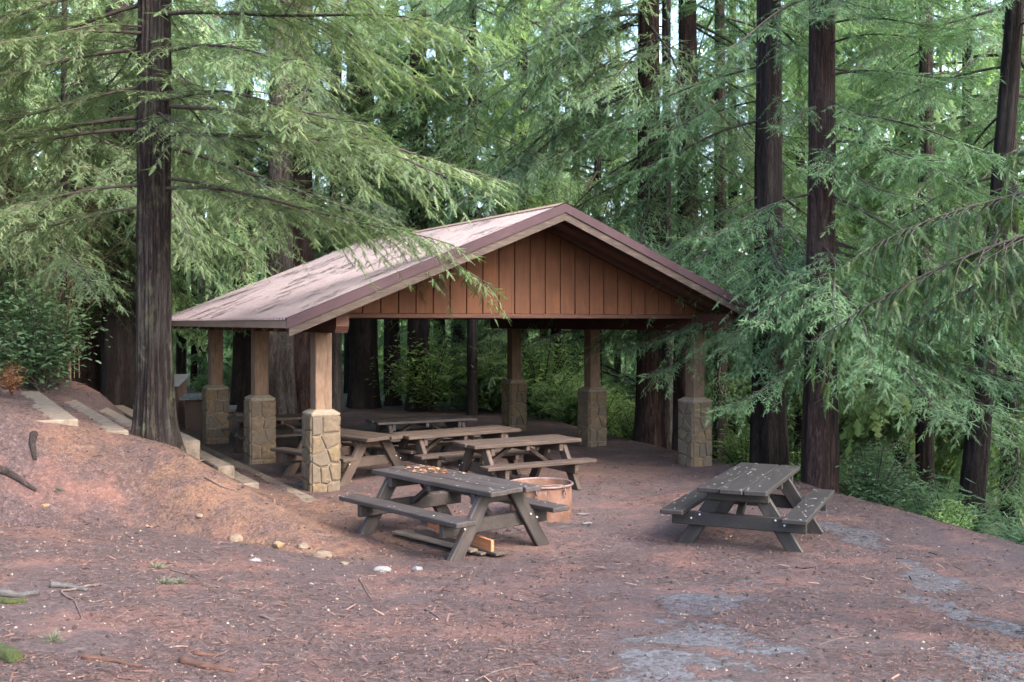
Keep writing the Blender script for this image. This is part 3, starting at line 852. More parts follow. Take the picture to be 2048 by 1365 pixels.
def gen_shrub(seed, H, Rr, stems, leaf, dens=1.0, fern=False):
    rs_ = random.Random(seed)
    P, D, U, L, T = [], [], [], [], []
    wood = MB()
    for s in range(stems):
        az = rs_.uniform(0, 2 * PI); sp = rs_.uniform(0.15, 1.0) * Rr; hh = H * rs_.uniform(0.5, 1.0) * (1.1 - 0.4 * sp / Rr)
        tt = np.linspace(0, 1, 6)
        pts = np.stack([np.cos(az) * sp * tt ** 1.2 + 0.03 * rs_.uniform(-1, 1), np.sin(az) * sp * tt ** 1.2, hh * tt ** 0.85], -1)
        wood.add(*tube(pts, 0.012 * H * (1 - 0.8 * tt) + 0.001, 4))
        nl = int(38 * dens)
        for k in range(nl):
            u = rs_.uniform(0.25, 1.02); q = min(int(u * 5), 4)
            p = pts[q] * (1 - (u * 5 - q)) + pts[q + 1] * (u * 5 - q)
            p = p + np.array([rs_.gauss(0, 0.13), rs_.gauss(0, 0.13), rs_.gauss(0, 0.09)]) * H * 0.8
            a = rs_.uniform(0, 2 * PI)
            P.append(p); D.append((math.cos(a), math.sin(a), rs_.uniform(-0.5, 0.5))); U.append((rs_.uniform(-.5, .5), rs_.uniform(-.5, .5), 1))
            L.append(leaf * rs_.uniform(0.6, 1.3)); T.append(min(1, max(0, 0.15 + 0.55 * u + rs_.uniform(-.3, .3))))
    V, Fq, TT = place_twigs(P, D, U, L, T, TPL['mid'] if fern else LT)
    return V, Fq, TT, wood.arr()


def shrub_proto(seed, H, Rr, stems, leaf, mat, dens=1.0, fern=False):
    V, Fq, TT, (WV, WF) = gen_shrub(seed, H, Rr, stems, leaf, dens, fern)
    return mesh_np('shrub_leaves', V, Fq, mat, False, {'tint': TT}), mesh_np('shrub_stems', WV, WF, TWIG, True)


SH_BROAD = shrub_proto(1, 2.2, 1.3, 40, 0.13, LEAF_S, 2.2)
SH_SMALL = shrub_proto(2, 1.2, 0.8, 34, 0.075, LEAF_S, 2.2)
SH_YEL = shrub_proto(3, 0.9, 0.7, 26, 0.08, LEAF_Y, 1.6)
SH_FERN = shrub_proto(4, 1.4, 1.1, 34, 0.26, LEAF_D, 1.8, True)
SH_DARK = shrub_proto(8, 1.4, 1.1, 34, 0.24, LEAF_B, 1.8, True)
SH_BR2 = shrub_proto(6, 1.7, 1.0, 36, 0.10, LEAF_Y, 2.0)


def shrub(label, x, y, pr, sc, dz=0.0, rz=None, group=None, name='shrub'):
    o = thing(name, label, 'shrub', (x, y, tz(x, y) - 0.05 + dz), rs.uniform(0, 6.28) if rz is None else rz, group)
    M = Matrix.Diagonal((sc, sc, sc, 1))
    link('stems', pr[1], o, M); link('leaves', pr[0], o, M)
    return o


shrub('dark broad leaved shrub at the left edge above the steps', -9.0, 19.6, SH_BROAD, 1.0)
shrub('broad leaved shrub beside the slanted lid cabinet at the far left', -10.6, 22.4, SH_BROAD, 1.0)
shrub('tall broad leaved shrub at the left margin', -11.2, 21.5, SH_BROAD, 1.35)
shrub('round leafy bush on the slope right of the strip barked redwood', 6.45, 18.3, SH_SMALL, 1.25)
shrub('bright yellow green bush at the foot of the leaning redwood', 6.75, 15.6, SH_YEL, 0.72)
shrub('feathery dark bush at the right edge of the slope', 8.2, 15.6, SH_DARK, 1.0)
shrub('low yellowing bush right of the right middle pillar', 3.1, 25.6, SH_YEL, 1.3)
shrub('feathery green bush behind the right rear pillar', 1.6, 29.0, SH_FERN, 1.1)
shrub('bright bush between the right rear and right middle pillars', 2.4, 28.2, SH_BR2, 1.0)
shrub('large feathery bush behind the rear tables', -1.2, 33.0, SH_FERN, 1.3)
shrub('tall leafy bush behind the rear table, left of the thin young redwood', -2.5, 31.6, SH_BR2, 1.6)
shrub('tall feathery bush just left of the right rear pillar', -0.5, 32.0, SH_FERN, 1.8)
shrub('tall leafy bush just right of the right rear pillar', 0.9, 30.9, SH_BR2, 1.7)
shrub('feathery bush left of the right middle pillar', 2.1, 30.4, SH_FERN, 1.6)
shrub('leafy bush right of the right front pillar', 5.0, 21.9, SH_BR2, 0.9)
shrub('bush between the two stout redwoods behind the right table', 5.9, 20.2, SH_BR2, 0.8)
STRAW = simple_mat('dry straw stems', [(0.3, (0.10, 0.075, 0.045)), (0.7, (0.22, 0.175, 0.115))], 9, 0.9, 0.2)
rd = random.Random(4)
ds = MB()
for k in range(150):
    bx, by = rd.uniform(-1.6, 1.6), rd.uniform(-0.8, 0.8); hh = rd.uniform(2.0, 5.6); le = rd.gauss(0, 0.9); le2 = rd.gauss(0, 0.5)
    tt = np.linspace(0, 1, 8)
    ds.add(*tube(np.stack([bx + le * tt ** 2, by + le2 * tt ** 2, hh * tt - 1.1 * tt ** 5 * rd.random()], -1), 0.010 * (1 - 0.8 * tt), 3))
    for q in range(5):
        u = rd.uniform(0.5, 1); p0 = np.array([bx + le * u ** 2, by + le2 * u ** 2, hh * u - 0.2])
        d_ = np.array([rd.gauss(0, .4), rd.gauss(0, .3), rd.gauss(0, .25)])
        ds.add(*tube(p0 + d_ * np.linspace(0, 1, 4)[:, None], 0.005 * (1 - 0.7 * np.linspace(0, 1, 4)), 3))
o = thing('dead_shrub', 'tall tangle of dry straw coloured stems at the left edge behind the shrub', 'shrub', (-11.3, 22.6, tz(-11.3, 22.6)))
link('stems', mesh_np('dry_stems', *ds.arr(), STRAW, True), o)
SH_DRY = shrub_proto(9, 1.0, 0.6, 14, 0.16, LEAF_DRY, 1.2, True)
shrub('small rust coloured dead frond at the left edge above the steps', -8.25, 16.9, SH_DRY, 0.6, 0.1)
for i in range(70):
    y = 24 + 34 * rs.random() ** 1.1
    x = rs.uniform(-0.6, 0.62) * y
    dx_ = x - np.interp(y, YE, XE)
    if dx_ < 0.8 and y < 31: continue
    shrub('green understorey bush growing on the forest floor beyond the clearing', x, y, rs.choice((SH_FERN, SH_BR2, SH_FERN, SH_YEL)), rs.uniform(0.9, 1.7) * (0.55 if y < 38 else 1.2), group='understorey bushes')
for i in range(16):
    y = rs.uniform(11, 20)
    x = float(np.interp(y, YE, XE)) + rs.uniform(1.6, 6)
    shrub('leafy bush low on the dark slope beyond the edge of the clearing', x, y, rs.choice((SH_DARK, SH_SMALL, SH_DARK)), rs.uniform(0.7, 1.15), group='slope bushes')

# ------------------------------------------------------------------ picnic shelter
STONE = None


def stone_mat():
    t = NT('sandstone rubble')
    v = t.coord((1, 1, 1))
    g = t.noise(v, 14, 8, 0.65, 0.3)
    col = t.ramp(g, [(0.3, (0.04376, 0.02948, 0.01707)), (0.5, (0.08752, 0.06125, 0.0363)), (0.7, (0.1356, 0.09828, 0.06206))])
    oi = t.n('ShaderNodeObjectInfo')
    col = t.mix(t.math('MULTIPLY', oi.outputs['Random'], 0.85), col, (0.062, 0.052, 0.044))
    mm = t.noise(v, 4, 6, 0.7)
    col = t.mix(t.ramp(mm, [(0.54, (0, 0, 0)), (0.70, (0.45, 0.45, 0.45))]), col, (0.06, 0.06, 0.03))
    t.bump(g, 0.9, 0.02)
    return t.done(col, 0.9, 0.2)


STONE = stone_mat()
MORTAR = simple_mat('old mortar', [(0.3, (0.08705, 0.06954, 0.05054)), (0.7, (0.1654, 0.139, 0.1095))], 25, 0.95, 0.6, 0.01)
CONCRETE = simple_mat('aged concrete', [(0.3, (0.0534, 0.04126, 0.03112)), (0.55, (0.0971, 0.07817, 0.06181)), (0.75, (0.136, 0.1129, 0.09376))], 9, 0.9, 0.4, 0.008)


def roof_mat():
    t = NT('mauve brown painted metal')
    v = t.coord((1, 1, 1), off=False)
    g = t.noise(v, 2.5, 7, 0.65)
    col = t.ramp(g, [(0.3, (0.044, 0.030, 0.040)), (0.7, (0.080, 0.058, 0.072))])
    d = t.noise(t.coord((3, 0.8, 3), off=False), 5, 7, 0.7)
    col = t.mix(t.ramp(d, [(0.57, (0, 0, 0)), (0.70, (0.75,) * 3)]), col, (0.11, 0.06, 0.045))
    return t.done(col, t.ramp(g, [(0.3, (0.34,) * 3), (0.7, (0.55,) * 3)]), 0.34)


ROOFM = roof_mat()
TRIM = simple_mat('mauve brown metal trim', [(0.3, (0.02678, 0.01553, 0.01939)), (0.7, (0.03616, 0.0218, 0.02702))], 3, 0.65, 0.05, 0.004, 0.12)
RIDGE = simple_mat('tan ridge metal', [(0.3, (0.1365, 0.08925, 0.06825)), (0.7, (0.1733, 0.1207, 0.0945))], 3, 0.65, 0.05, 0.004, 0.15)

PW = 3.753; PL = 3.6; OV = 1.27; OX = 0.885
ctr = FLP + PW * GD + PL * SD
SHELTER = thing('picnic_shelter', 'open picnic shelter with mauve metal gable roof on stone and timber pillars', 'shelter', (ctr[0], ctr[1], 0), R(29))
RZ = 4.58; SL = 0.407; EX = PW + OX


def roof_z(x): return RZ - SL * abs(x)


def clip_poly(poly, nx_, ny_, c):
    out = []
    for i in range(len(poly)):
        a, b = poly[i], poly[(i + 1) % len(poly)]
        da = a[0] * nx_ + a[1] * ny_ - c; db = b[0] * nx_ + b[1] * ny_ - c
        if da <= 0: out.append(a)
        if (da < 0 < db) or (db < 0 < da):
            f = da / (da - db); out.append((a[0] + (b[0] - a[0]) * f, a[1] + (b[1] - a[1]) * f))
    return out


def voronoi_stones(w, h, cols, rows, rs_, gap=0.009):
    pts = []
    for r_ in range(rows):
        c_ = cols + (r_ % 2 if rs_.random() < 0.6 else 0)
        for c in range(c_):
            pts.append((w * (c + 0.5 + rs_.uniform(-.36, .36)) / c_, h * (r_ + 0.5 + rs_.uniform(-.36, .36)) / rows))
    cells = []
    for i, p in enumerate(pts):
        poly = [(0.002, 0.0), (w - 0.002, 0.0), (w - 0.002, h), (0.002, h)]
        for j, q in enumerate(pts):
            if i == j: continue
            nx_, ny_ = q[0] - p[0], q[1] - p[1]
            l = math.hypot(nx_, ny_); nx_ /= l; ny_ /= l
            poly = clip_poly(poly, nx_, ny_, (p[0] + q[0]) / 2 * nx_ + (p[1] + q[1]) / 2 * ny_ - gap)
            if len(poly) < 3: break
        if len(poly) >= 3: cells.append(poly)
    return cells


def stone_mesh(poly, depth, rs_):
    cx = sum(p[0] for p in poly) / len(poly); cy_ = sum(p[1] for p in poly) / len(poly)
    n = len(poly)
    V = [(p[0] - cx, 0.0, p[1] - cy_) for p in poly]
    for k, (f, dpt) in enumerate(((0.97, 0.75), (0.80, 1.0))):
        for p in poly:
            V.append(((p[0] - cx) * f, -depth * dpt * rs_.uniform(0.8, 1.15), (p[1] - cy_) * f))
    V.append((0, -depth * rs_.uniform(0.9, 1.3), 0))
    Fs = []
    for k in range(2):
        for i in range(n): Fs.append((k * n + i, k * n + (i + 1) % n, (k + 1) * n + (i + 1) % n, (k + 1) * n + i))
    for i in range(n): Fs.append((2 * n + i, 2 * n + (i + 1) % n, 3 * n))
    me = bpy.data.meshes.new('stone'); me.from_pydata(V, [], Fs); me.materials.append(STONE); me.update()
    return me, cx, cy_


PILW = 0.44
rs2 = random.Random(77)
faces_proto = []
for k in range(6):
    faces_proto.append([stone_mesh(c, 0.034, rs2) for c in voronoi_stones(PILW, 1.28, 2, 5, rs2)])
pk = 0
for sx in (-1, 1):
    for iy in (-1, 0, 1):
        px_, py_ = sx * PW, iy * PL
        zb = -0.14 if sx > 0 else -0.06
        P_ = box('pillar', SHELTER, (PILW, PILW, 1.30), (px_, py_, zb + 0.61), MORTAR, ch=0.012)
        for fcount in range(4):
            a = fcount * PI / 2
            prot = faces_proto[(pk + fcount * 2) % 6]; pk += 1
            Rm = Euler((0, 0, a)).to_matrix().to_4x4()
            for me, cx, cz in prot:
                link('stone', me, P_, Rm @ Matrix.Translation((cx - PILW / 2, -PILW / 2 + 0.002, cz - 0.65)))
        # sloped mortar cap
        bm = bmesh.new()
        h0, h1 = PILW / 2 + 0.012, 0.15
        vb = [bm.verts.new((sx_ * h0, sy_ * h0, z_)) for z_ in (0, 0.03) for sx_, sy_ in ((-1, -1), (1, -1), (1, 1), (-1, 1))]
        vt = [bm.verts.new((sx_ * h1, sy_ * h1, 0.085)) for sx_, sy_ in ((-1, -1), (1, -1), (1, 1), (-1, 1))]
        bm.faces.new(vb[0:4][::-1]); bm.faces.new(vt)
        for i in range(4):
            j = (i + 1) % 4
            bm.faces.new((vb[i], vb[j], vb[4 + j], vb[4 + i])); bm.faces.new((vb[4 + i], vb[4 + j], vt[j], vt[i]))
        me = bpy.data.meshes.new('cap'); bm.to_mesh(me); bm.free(); me.materials.append(MORTAR)
        link('cap', me, P_, Matrix.Translation((0, 0, 0.645)))
        bar('post', SHELTER, (px_, py_, zb + 1.2), (px_, py_, 2.495), 0.27, 0.27, W_POST, up=(1, 0, 0), ch=0.012)

# side beams with cut ends
for sx in (-1, 1):
    bm = bmesh.new()
    y0, y1, zb_, zt = -PL - 1.0, PL + 1.12, 2.49, 2.80
    prof = [(y0, zt), (y0, zb_ + 0.10), (y0 + 0.07, zb_), (y1 - 0.07, zb_), (y1, zb_ + 0.10), (y1, zt)]
    a = [bm.verts.new((-0.10, (p[0] - (y0 + y1) / 2), p[1] - 2.65)) for p in prof]
    b = [bm.verts.new((0.10, (p[0] - (y0 + y1) / 2), p[1] - 2.65)) for p in prof]
    bm.faces.new(a); bm.faces.new(b[::-1])
    for i in range(6):
        j = (i + 1) % 6; bm.faces.new((a[i], b[i], b[j], a[j]))
    bmesh.ops.recalc_face_normals(bm, faces=bm.faces)
    me = bpy.data.meshes.new('beam'); bm.to_mesh(me); bm.free(); me.materials.append(W_BEAM)
    B_ = link('beam', me, SHELTER, Matrix.Translation((sx * PW, (y0 + y1) / 2, 2.65)))
    for iy in (-1, 0, 1):
        box('bracket', B_, (0.012, 0.16, 0.14), (-sx * 0.107, iy * PL - (y0 + y1) / 2, -0.06), TRIM, ch=0.003)

# gables
GZ = 2.80


def board_mesh(w, x):
    """a vertical board whose top follows the roof slope; local x across it, origin at its foot"""
    zt0 = roof_z(x - w / 2) - 0.14 - GZ; zt1 = roof_z(x + w / 2) - 0.14 - GZ
    ztm = None
    V = []
    for yy in (-0.014, 0.014):
        V += [(-w / 2, yy, 0), (w / 2, yy, 0), (w / 2, yy, max(0.01, zt1)), (-w / 2, yy, max(0.01, zt0))]
    c = 0.006
    V[0] = (-w / 2 + c, V[0][1], 0); V[3] = (-w / 2 + c, V[3][1], V[3][2]); V[1] = (w / 2 - c, V[1][1], 0); V[2] = (w / 2 - c, V[2][1], V[2][2])
    V += [(-w / 2, 0, 0), (w / 2, 0, 0), (w / 2, 0, max(0.01, zt1)), (-w / 2, 0, max(0.01, zt0))]
    F_ = [(0, 1, 2, 3), (7, 6, 5, 4), (8, 0, 3, 11), (4, 8, 11, 7), (1, 9, 10, 2), (9, 5, 6, 10), (3, 2, 10, 11), (11, 10, 6, 7), (1, 0, 8, 9), (9, 8, 4, 5)]
    me = bpy.data.meshes.new('board'); me.from_pydata(V, [], F_); me.materials.append(W_BOARD); me.update()
    return me


half = (RZ - 0.14 - GZ) / SL
nb = 26
bwid = 2 * half / nb
for gy_ in (-PL - 0.10, PL + 0.10):
    gw = link('gable_wall', mesh_np('gable_backing', np.array([(-half, 0, GZ), (half, 0, GZ), (0, 0, RZ - 0.15), (-half, 0.02, GZ), (half, 0.02, GZ), (0, 0.02, RZ - 0.15)]),
              np.array([(0, 1, 2), (5, 4, 3)]), W_SOFFIT), SHELTER, Matrix.Translation((0, gy_ + (0.028 if gy_ < 0 else -0.048), 0)))
    for i in range(nb):
        xc = -half + (i + 0.5) * bwid
        link('board', board_mesh(bwid - 0.012, xc), gw, Matrix.Translation((xc, -0.028 if gy_ < 0 else 0.048, GZ)) @ Matrix.Rotation(0 if gy_ < 0 else 0, 4, 'Z'))
    box('trim', gw, (2 * PW - 0.24, 0.09, 0.075), (0, 0.0, GZ - 0.044), W_BEAM)

# roof: ribbed sheets, soffit, trims
pitch = 0.15
Ly = 2 * (PL + OV)
ncor = int(Ly / pitch)
for sx in (-1, 1):
    ys, zs = [], []
    for i in range(ncor + 1):
        y = -Ly / 2 + i * pitch
        for f, h in ((0, 0), (0.66, 0), (0.72, 1), (0.94, 1)):
            yy = y + f * pitch
            if yy <= Ly / 2: ys.append(yy); zs.append(h * 0.042)
    ys = np.array(ys); zs = np.array(zs)
    n = len(ys)
    rows = []
    for xx in (0.03, EX * 0.5, EX + 0.03):
        rows.append(np.stack([np.full(n, sx * xx), ys, RZ - SL * xx + zs], -1))
    V = np.concatenate(rows)
    q = np.arange(n - 1)
    F_ = np.concatenate([np.stack([q + k * n, q + 1 + k * n, q + 1 + (k + 1) * n, q + (k + 1) * n], -1) for k in range(2)])
    if sx > 0: F_ = F_[:, ::-1]
    roof = link('roof', mesh_np('roof_sheet', V, F_[:, ::-1], ROOFM), SHELTER)
    # soffit slab
    def slab(x0, x1, y0, y1, dz0, dz1):
        V = [];
        for xx in (x0, x1):
            for yy in (y0, y1):
                for dz in (dz0, dz1): V.append((sx * xx, yy, RZ - SL * xx + dz))
        F_ = np.array([(0, 1, 3, 2), (4, 6, 7, 5), (0, 4, 5, 1), (2, 3, 7, 6), (1, 5, 7, 3), (0, 2, 6, 4)])
        return np.array(V), F_ if sx > 0 else F_[:, ::-1]
    link('soffit', mesh_np('soffit', *slab(0.0, EX - 0.06, -Ly / 2 + 0.06, Ly / 2 - 0.06, -0.10, -0.012), W_SOFFIT), roof)
    # rafters with tails showing below the eave
    for i in range(15):
        y = -Ly / 2 + 0.35 + i * (Ly - 0.7) / 14
        link('rafter', mesh_np('rafter', *slab(0.3 if abs(y) < PL else 0.0, EX - 0.05, y - 0.03, y + 0.03, -0.21, -0.102), W_BEAM), roof)
    # eave strip
    link('eave_trim', mesh_np('eave_trim', *slab(EX - 0.03, EX + 0.005, -Ly / 2 + 0.03, Ly / 2 - 0.03, -0.125, -0.006), RIDGE), roof)
    for ey in (-1, 1):
        e = ey * Ly / 2
        yl = (e - 0.045, e - 0.003) if ey > 0 else (e + 0.003, e + 0.045)
        link('barge_board', mesh_np('barge_board', *slab(0.0, EX + 0.01, yl[0], yl[1], -0.245, -0.06), W_BARGE), roof)
        yo = (e + 0.0, e + 0.02) if ey > 0 else (e - 0.02, e)
        # metal rake trim in overlapping lengths
        segs = [0.0, 0.13, 1.9, 3.4, EX + 0.035]
        for i in range(4):
            dd2 = 0.003 * (i % 2)
            yo2 = (yo[0], yo[1] + dd2) if ey > 0 else (yo[0] - dd2, yo[1])
            link('rake_trim', mesh_np('rake_trim', *slab(segs[i], segs[i + 1] + 0.02, yo2[0], yo2[1], -0.112, 0.035), TRIM), roof)
        yo = (e - 0.10, e - 0.001) if ey > 0 else (e + 0.001, e + 0.10)
        link('rake_flange', mesh_np('rake_flange', *slab(0.0, EX + 0.035, yo[0], yo[1], 0.026, 0.034), TRIM), roof)
V = np.array([(x, y, RZ + 0.055 - SL * abs(x) + dz) for y in (-Ly / 2 - 0.025, Ly / 2 + 0.02) for (x, dz) in ((-0.16, -0.012), (-0.16, 0), (0, 0.0), (0.16, 0), (0.16, -0.012))])
F_ = np.array([(i, i + 1, i + 6, i + 5) for i in range(4)])
link('ridge_cap', mesh_np('ridge_cap', V, F_[:, ::-1], RIDGE), SHELTER)

# litter lying on the roof
M2 = SHELTER.matrix_basis.copy()
rr = np.random.default_rng(5)
n = 4500
cl = rr.normal(0, 1, (30, 2))
xs = np.empty(n); ysr = np.empty(n)
cxs = rr.uniform(0.4, EX - 0.1, 60); cys = rr.uniform(-Ly / 2 + 0.2, Ly / 2 - 0.2, 60)
pick = rr.integers(0, 60, n)
xs = np.clip(cxs[pick] + rr.normal(0, 0.16, n), 0.25, EX - 0.02); ysr = np.clip(cys[pick] + rr.normal(0, 0.10, n), -Ly / 2 + 0.05, Ly / 2 - 0.05)
loose = rr.random(n) < 0.25
xs[loose] = rr.uniform(0.2, EX, loose.sum()); ysr[loose] = rr.uniform(-Ly / 2, Ly / 2, loose.sum())
P = np.stack([-xs, ysr, RZ - SL * xs + 0.048], -1)
a = rr.normal(0, 0.5, n)
D = np.stack([-np.cos(a), np.sin(a), -SL * np.cos(a)], -1)
Vt, Ft, Tt = place_twigs(P, D, np.tile((-.37, 0, 1.0), (n, 1)), rr.uniform(0.03, 0.13, n), rr.random(n), (np.array([(0, -.05, 0), (1, -.04, 0), (1, .04, 0.02), (0, .05, 0.02)]), np.array([(0, 1, 2), (0, 2, 3)])))
LITTER_MAT = leaf_mat('fallen needle litter', (0.0144, 0.008064, 0.007488), (0.04896, 0.02592, 0.02189), (0.1267, 0.08352, 0.06912), trans=0.0, rough=0.85, spec=0.2, var=0.0)
ro = link('roof_litter', mesh_np('roof_litter', Vt, Ft, LITTER_MAT, False, {'tint': Tt * 0.7}), None, M2)
tag(ro, 'dead needles and twigs lying on the metal roof', 'litter', kind='stuff')

# ------------------------------------------------------------------ picnic tables
BOLT = simple_mat('galvanised bolt', [(0.3, (0.25, 0.25, 0.25)), (0.7, (0.4, 0.4, 0.4))], 30, 0.4, 0.1, 0.001, 0.5)
bolt_me = None
bm = bmesh.new(); bmesh.ops.create_cone(bm, segments=8, radius1=0.012, radius2=0.009, depth=0.014, cap_ends=True)
bolt_me = bpy.data.meshes.new('bolt'); bm.to_mesh(bm and bolt_me); bm.free(); bolt_me.materials.append(BOLT)


def picnic_table(label, x, y, ang, L=2.35, wood=None, group='picnic tables', tilt=0.0, dz=0.0, W=0.76, legs_out=True):
    wood = wood or W_BROWN
    z = tz(x, y) + dz
    t = thing('picnic_table', label, 'picnic table', (x, y, z), ang, group)
    t.rotation_euler = (0, tilt, ang)
    H = 0.76
    pw = W / 3
    for i in range(3):
        off = (0.012, -0.015, 0.02)[i]
        box('top_plank', t, (L, pw - 0.010, 0.058), (off, (i - 1) * pw, H - 0.029 - (0.004, 0, 0.003)[i]), wood, ch=0.009)
    for s in (-1, 1):
        box('seat', t, (L, 0.27, 0.055), (0.01 * s, s * 0.70, 0.445), wood, ch=0.009)
    for e in (-1, 1):
        xe = e * (L / 2 - 0.36)
        box('top_support', t, (0.075, W - 0.08, 0.13), (xe, 0, H - 0.058 - 0.068), wood)
        ss = box('seat_support', t, (0.075, 1.56, 0.16), (xe, 0, 0.415 - 0.080), wood)
        for s in (-1, 1):
            lo = e * 0.0785 * (1 if legs_out else -1)
            lg = bar('leg', t, (xe + lo, s * 0.685, -0.05), (xe + lo, s * 0.20, 0.70), 0.165, 0.075, wood, up=(0, s, 0.6))
            for q in (0.50, 0.60):
                b = link('bolt', bolt_me, ss, Matrix.Translation((e * (0.1215 if legs_out else 0.043), s * (q - 0.06), 0.03 - (q - .55) * 0.5)) @ Matrix.Rotation(PI / 2, 4, 'Y'))
        bar('brace', t, (xe - e * 0.045, 0, 0.36), (xe - e * 0.55, 0, H - 0.075), 0.085, 0.06, wood, up=(0, 1, 0))
    box('middle_support', t, (0.065, W - 0.06, 0.085), (0, 0, H - 0.058 - 0.044), wood)
    return t


A_TAB = picnic_table('weathered grey picnic table in front of the fire ring with dry leaves on top', -0.73, 12.3, math.atan2(-0.75, 0.66), 2.35, W_GREY)
picnic_table('grey picnic table with pale specks standing alone at the right of the clearing', 2.96, 12.63, math.atan2(0.907, 0.42), 2.3, W_GREYD, W=0.80, legs_out=False)
picnic_table('picnic table just behind the fire ring at the shelter front', 0.08, 16.55, R(31), 2.0)
picnic_table('brown picnic table in the middle of the shelter, behind the one at the fire ring', -1.0, 18.05, R(35), 2.3)
picnic_table('picnic table right behind the left front pillar, its end to the viewer', -2.86, 17.65, math.atan2(-0.69, 0.72), 2.1)
picnic_table('rearmost dark picnic table in the shelter', -1.8, 20.3, R(27), 2.1, W_GREY)
picnic_table('picnic table behind the left middle pillar', -4.75, 20.75, R(29), 1.9)

# far left table with plank legs
W_BLUE = wood_mat('sky lit grey plank', (0.035, 0.0385, 0.0455), (0.07, 0.0756, 0.0875), (0.112, 0.119, 0.133), rough=0.5)  # blue grey colour paints in the sky's reflection on the plank tops
z = tz(-8.0, 26.0)
t = thing('picnic_table', 'small dark plank legged picnic table behind the left rear pillar', 'picnic table', (-8.0, 26.0, z), R(104), 'picnic tables')
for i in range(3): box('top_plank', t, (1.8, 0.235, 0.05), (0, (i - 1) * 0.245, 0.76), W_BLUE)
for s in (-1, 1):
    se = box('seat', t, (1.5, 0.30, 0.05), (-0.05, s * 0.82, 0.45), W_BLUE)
    for e in (-1, 1):
        box('seat_leg', t, (0.07, 0.24, 0.46), (e * 0.5 - 0.05, s * 0.82, 0.195), W_DARK)
for e in (-1, 1): box('leg', t, (0.10, 0.50, 0.78), (e * 0.6, 0, 0.345), W_DARK)

# slanted-lid cabinets
def cabinet(label, x, y, w, d, h, rz):
    z = tz(x, y)
    t = thing('storage_cabinet', label, 'cabinet', (x, y, z), rz)
    V = []
    for yy, hh in ((-d / 2, h - 0.22), (d / 2, h)):
        for xx in (-w / 2, w / 2): V += [(xx, yy, -0.2), (xx, yy, hh)]
    F_ = np.array([(0, 2, 3, 1), (2, 6, 7, 3), (6, 4, 5, 7), (4, 0, 1, 5), (1, 3, 7, 5)])
    link('body', mesh_np('body', np.array(V), F_, W_DARK), t)
    a = math.atan2(0.22, d)
    box('lid', t, (w + 0.12, d + 0.20, 0.03), (0, 0, h - 0.11 + 0.022), CAB_LID, rot=(a, 0, 0), ch=0.004)
    dr = box('door', t, (w - 0.10, 0.02, h - 0.45), (0, -d / 2 - 0.012, (h - 0.45) / 2 + 0.08), W_DARK, ch=0.004)
    box('handle', dr, (0.02, 0.03, 0.12), (w / 2 - 0.12, -0.02, 0.05), BOLT, ch=0.004)
    return t


CAB_LID = simple_mat('blue grey lid', [(0.3, (0.08, 0.09, 0.105)), (0.7, (0.12, 0.13, 0.15))], 6, 0.5, 0.1, 0.003, 0.4)
cabinet('dark wooden cabinet with slanted grey lid right of the near conifer trunk', -9.05, 27.0, 0.75, 0.55, 1.2, R(-8))
cabinet('dark wooden cabinet with slanted grey lid under the shrub at the far left', -10.75, 24.0, 0.62, 0.5, 0.95, R(-8))

# ------------------------------------------------------------------ fire ring
RUST = NT('rusty fire ring steel')
v_ = RUST.coord((1, 1, 1))
nz_ = RUST.noise(v_, 6, 8, 0.65)
c_ = RUST.ramp(nz_, [(0.3, (0.03318, 0.01559, 0.01003)), (0.5, (0.06304, 0.02833, 0.01705)), (0.72, (0.08626, 0.04675, 0.0301))])
sp_ = RUST.noise(v_, 9, 2, 0.4)
c_ = RUST.mix(RUST.ramp(sp_, [(0.56, (0, 0, 0)), (0.66, (0.85,) * 3)]), c_, (0.09, 0.055, 0.045))
RUST.bump(nz_, 0.3, 0.006)
RUST = RUST.done(c_, 0.75, 0.3)
IRON = simple_mat('sooty iron', [(0.3, (0.05, 0.032, 0.03)), (0.7, (0.12, 0.08, 0.075))], 12, 0.6, 0.3, 0.004, 0.4)
ASH = simple_mat('ash bed', [(0.3, (0.02, 0.02, 0.02)), (0.7, (0.16, 0.15, 0.145))], 18, 0.95, 1.0, 0.02)


def lathe(prof, n=64):
    th = np.linspace(0, 2 * PI, n, endpoint=False)
    V = np.array([(r * math.cos(a), r * math.sin(a), z) for r, z in prof for a in th])
    m = len(prof)
    i = np.arange(m - 1)[:, None] * n; j = np.arange(n)[None]; k = (j + 1) % n
    return V, np.stack([i + j, i + k, i + n + k, i + n + j], -1).reshape(-1, 4)


fx, fy = 0.39, 14.0
fz = tz(fx, fy)
FR = thing('fire_ring', 'round rusty steel fire ring between the two nearest tables', 'fire pit', (fx, fy, fz))
link('body', mesh_np('body', *lathe([(0.425, -0.08), (0.425, 0.45), (0.412, 0.45), (0.412, 0.02)]), RUST, True), FR)
V, F_ = tube([(0.433 * math.cos(a), 0.433 * math.sin(a), 0.452) for a in np.linspace(0, 2 * PI, 61)], np.full(61, 0.018), 8)
link('rim', mesh_np('rim', V, F_, IRON, True), FR)
link('ash_bed', mesh_np('ash_bed', *lathe([(0.41, 0.16), (0.3, 0.20), (0.12, 0.17), (0.001, 0.18)]), ASH, True), FR)
V = [(0.43, 0, 0), (0.434, -0.004, 0), ]
box('seam', FR, (0.05, 0.006, 0.50), (0.10, -0.4155, 0.18), RUST, rot=(0, 0, 0.24), ch=0.002)
gt = MB()
for q in np.linspace(-0.36, 0.36, 13):
    l = math.sqrt(0.40 ** 2 - q * q)
    gt.add(*tube([(q * 0.6 + 0.02, y_, 0.40) for y_ in np.linspace(-0.28, 0.28, 3)] if False else [(q, -l, 0.30), (q, 0, 0.30), (q, l, 0.30)], [0.006] * 3, 5))
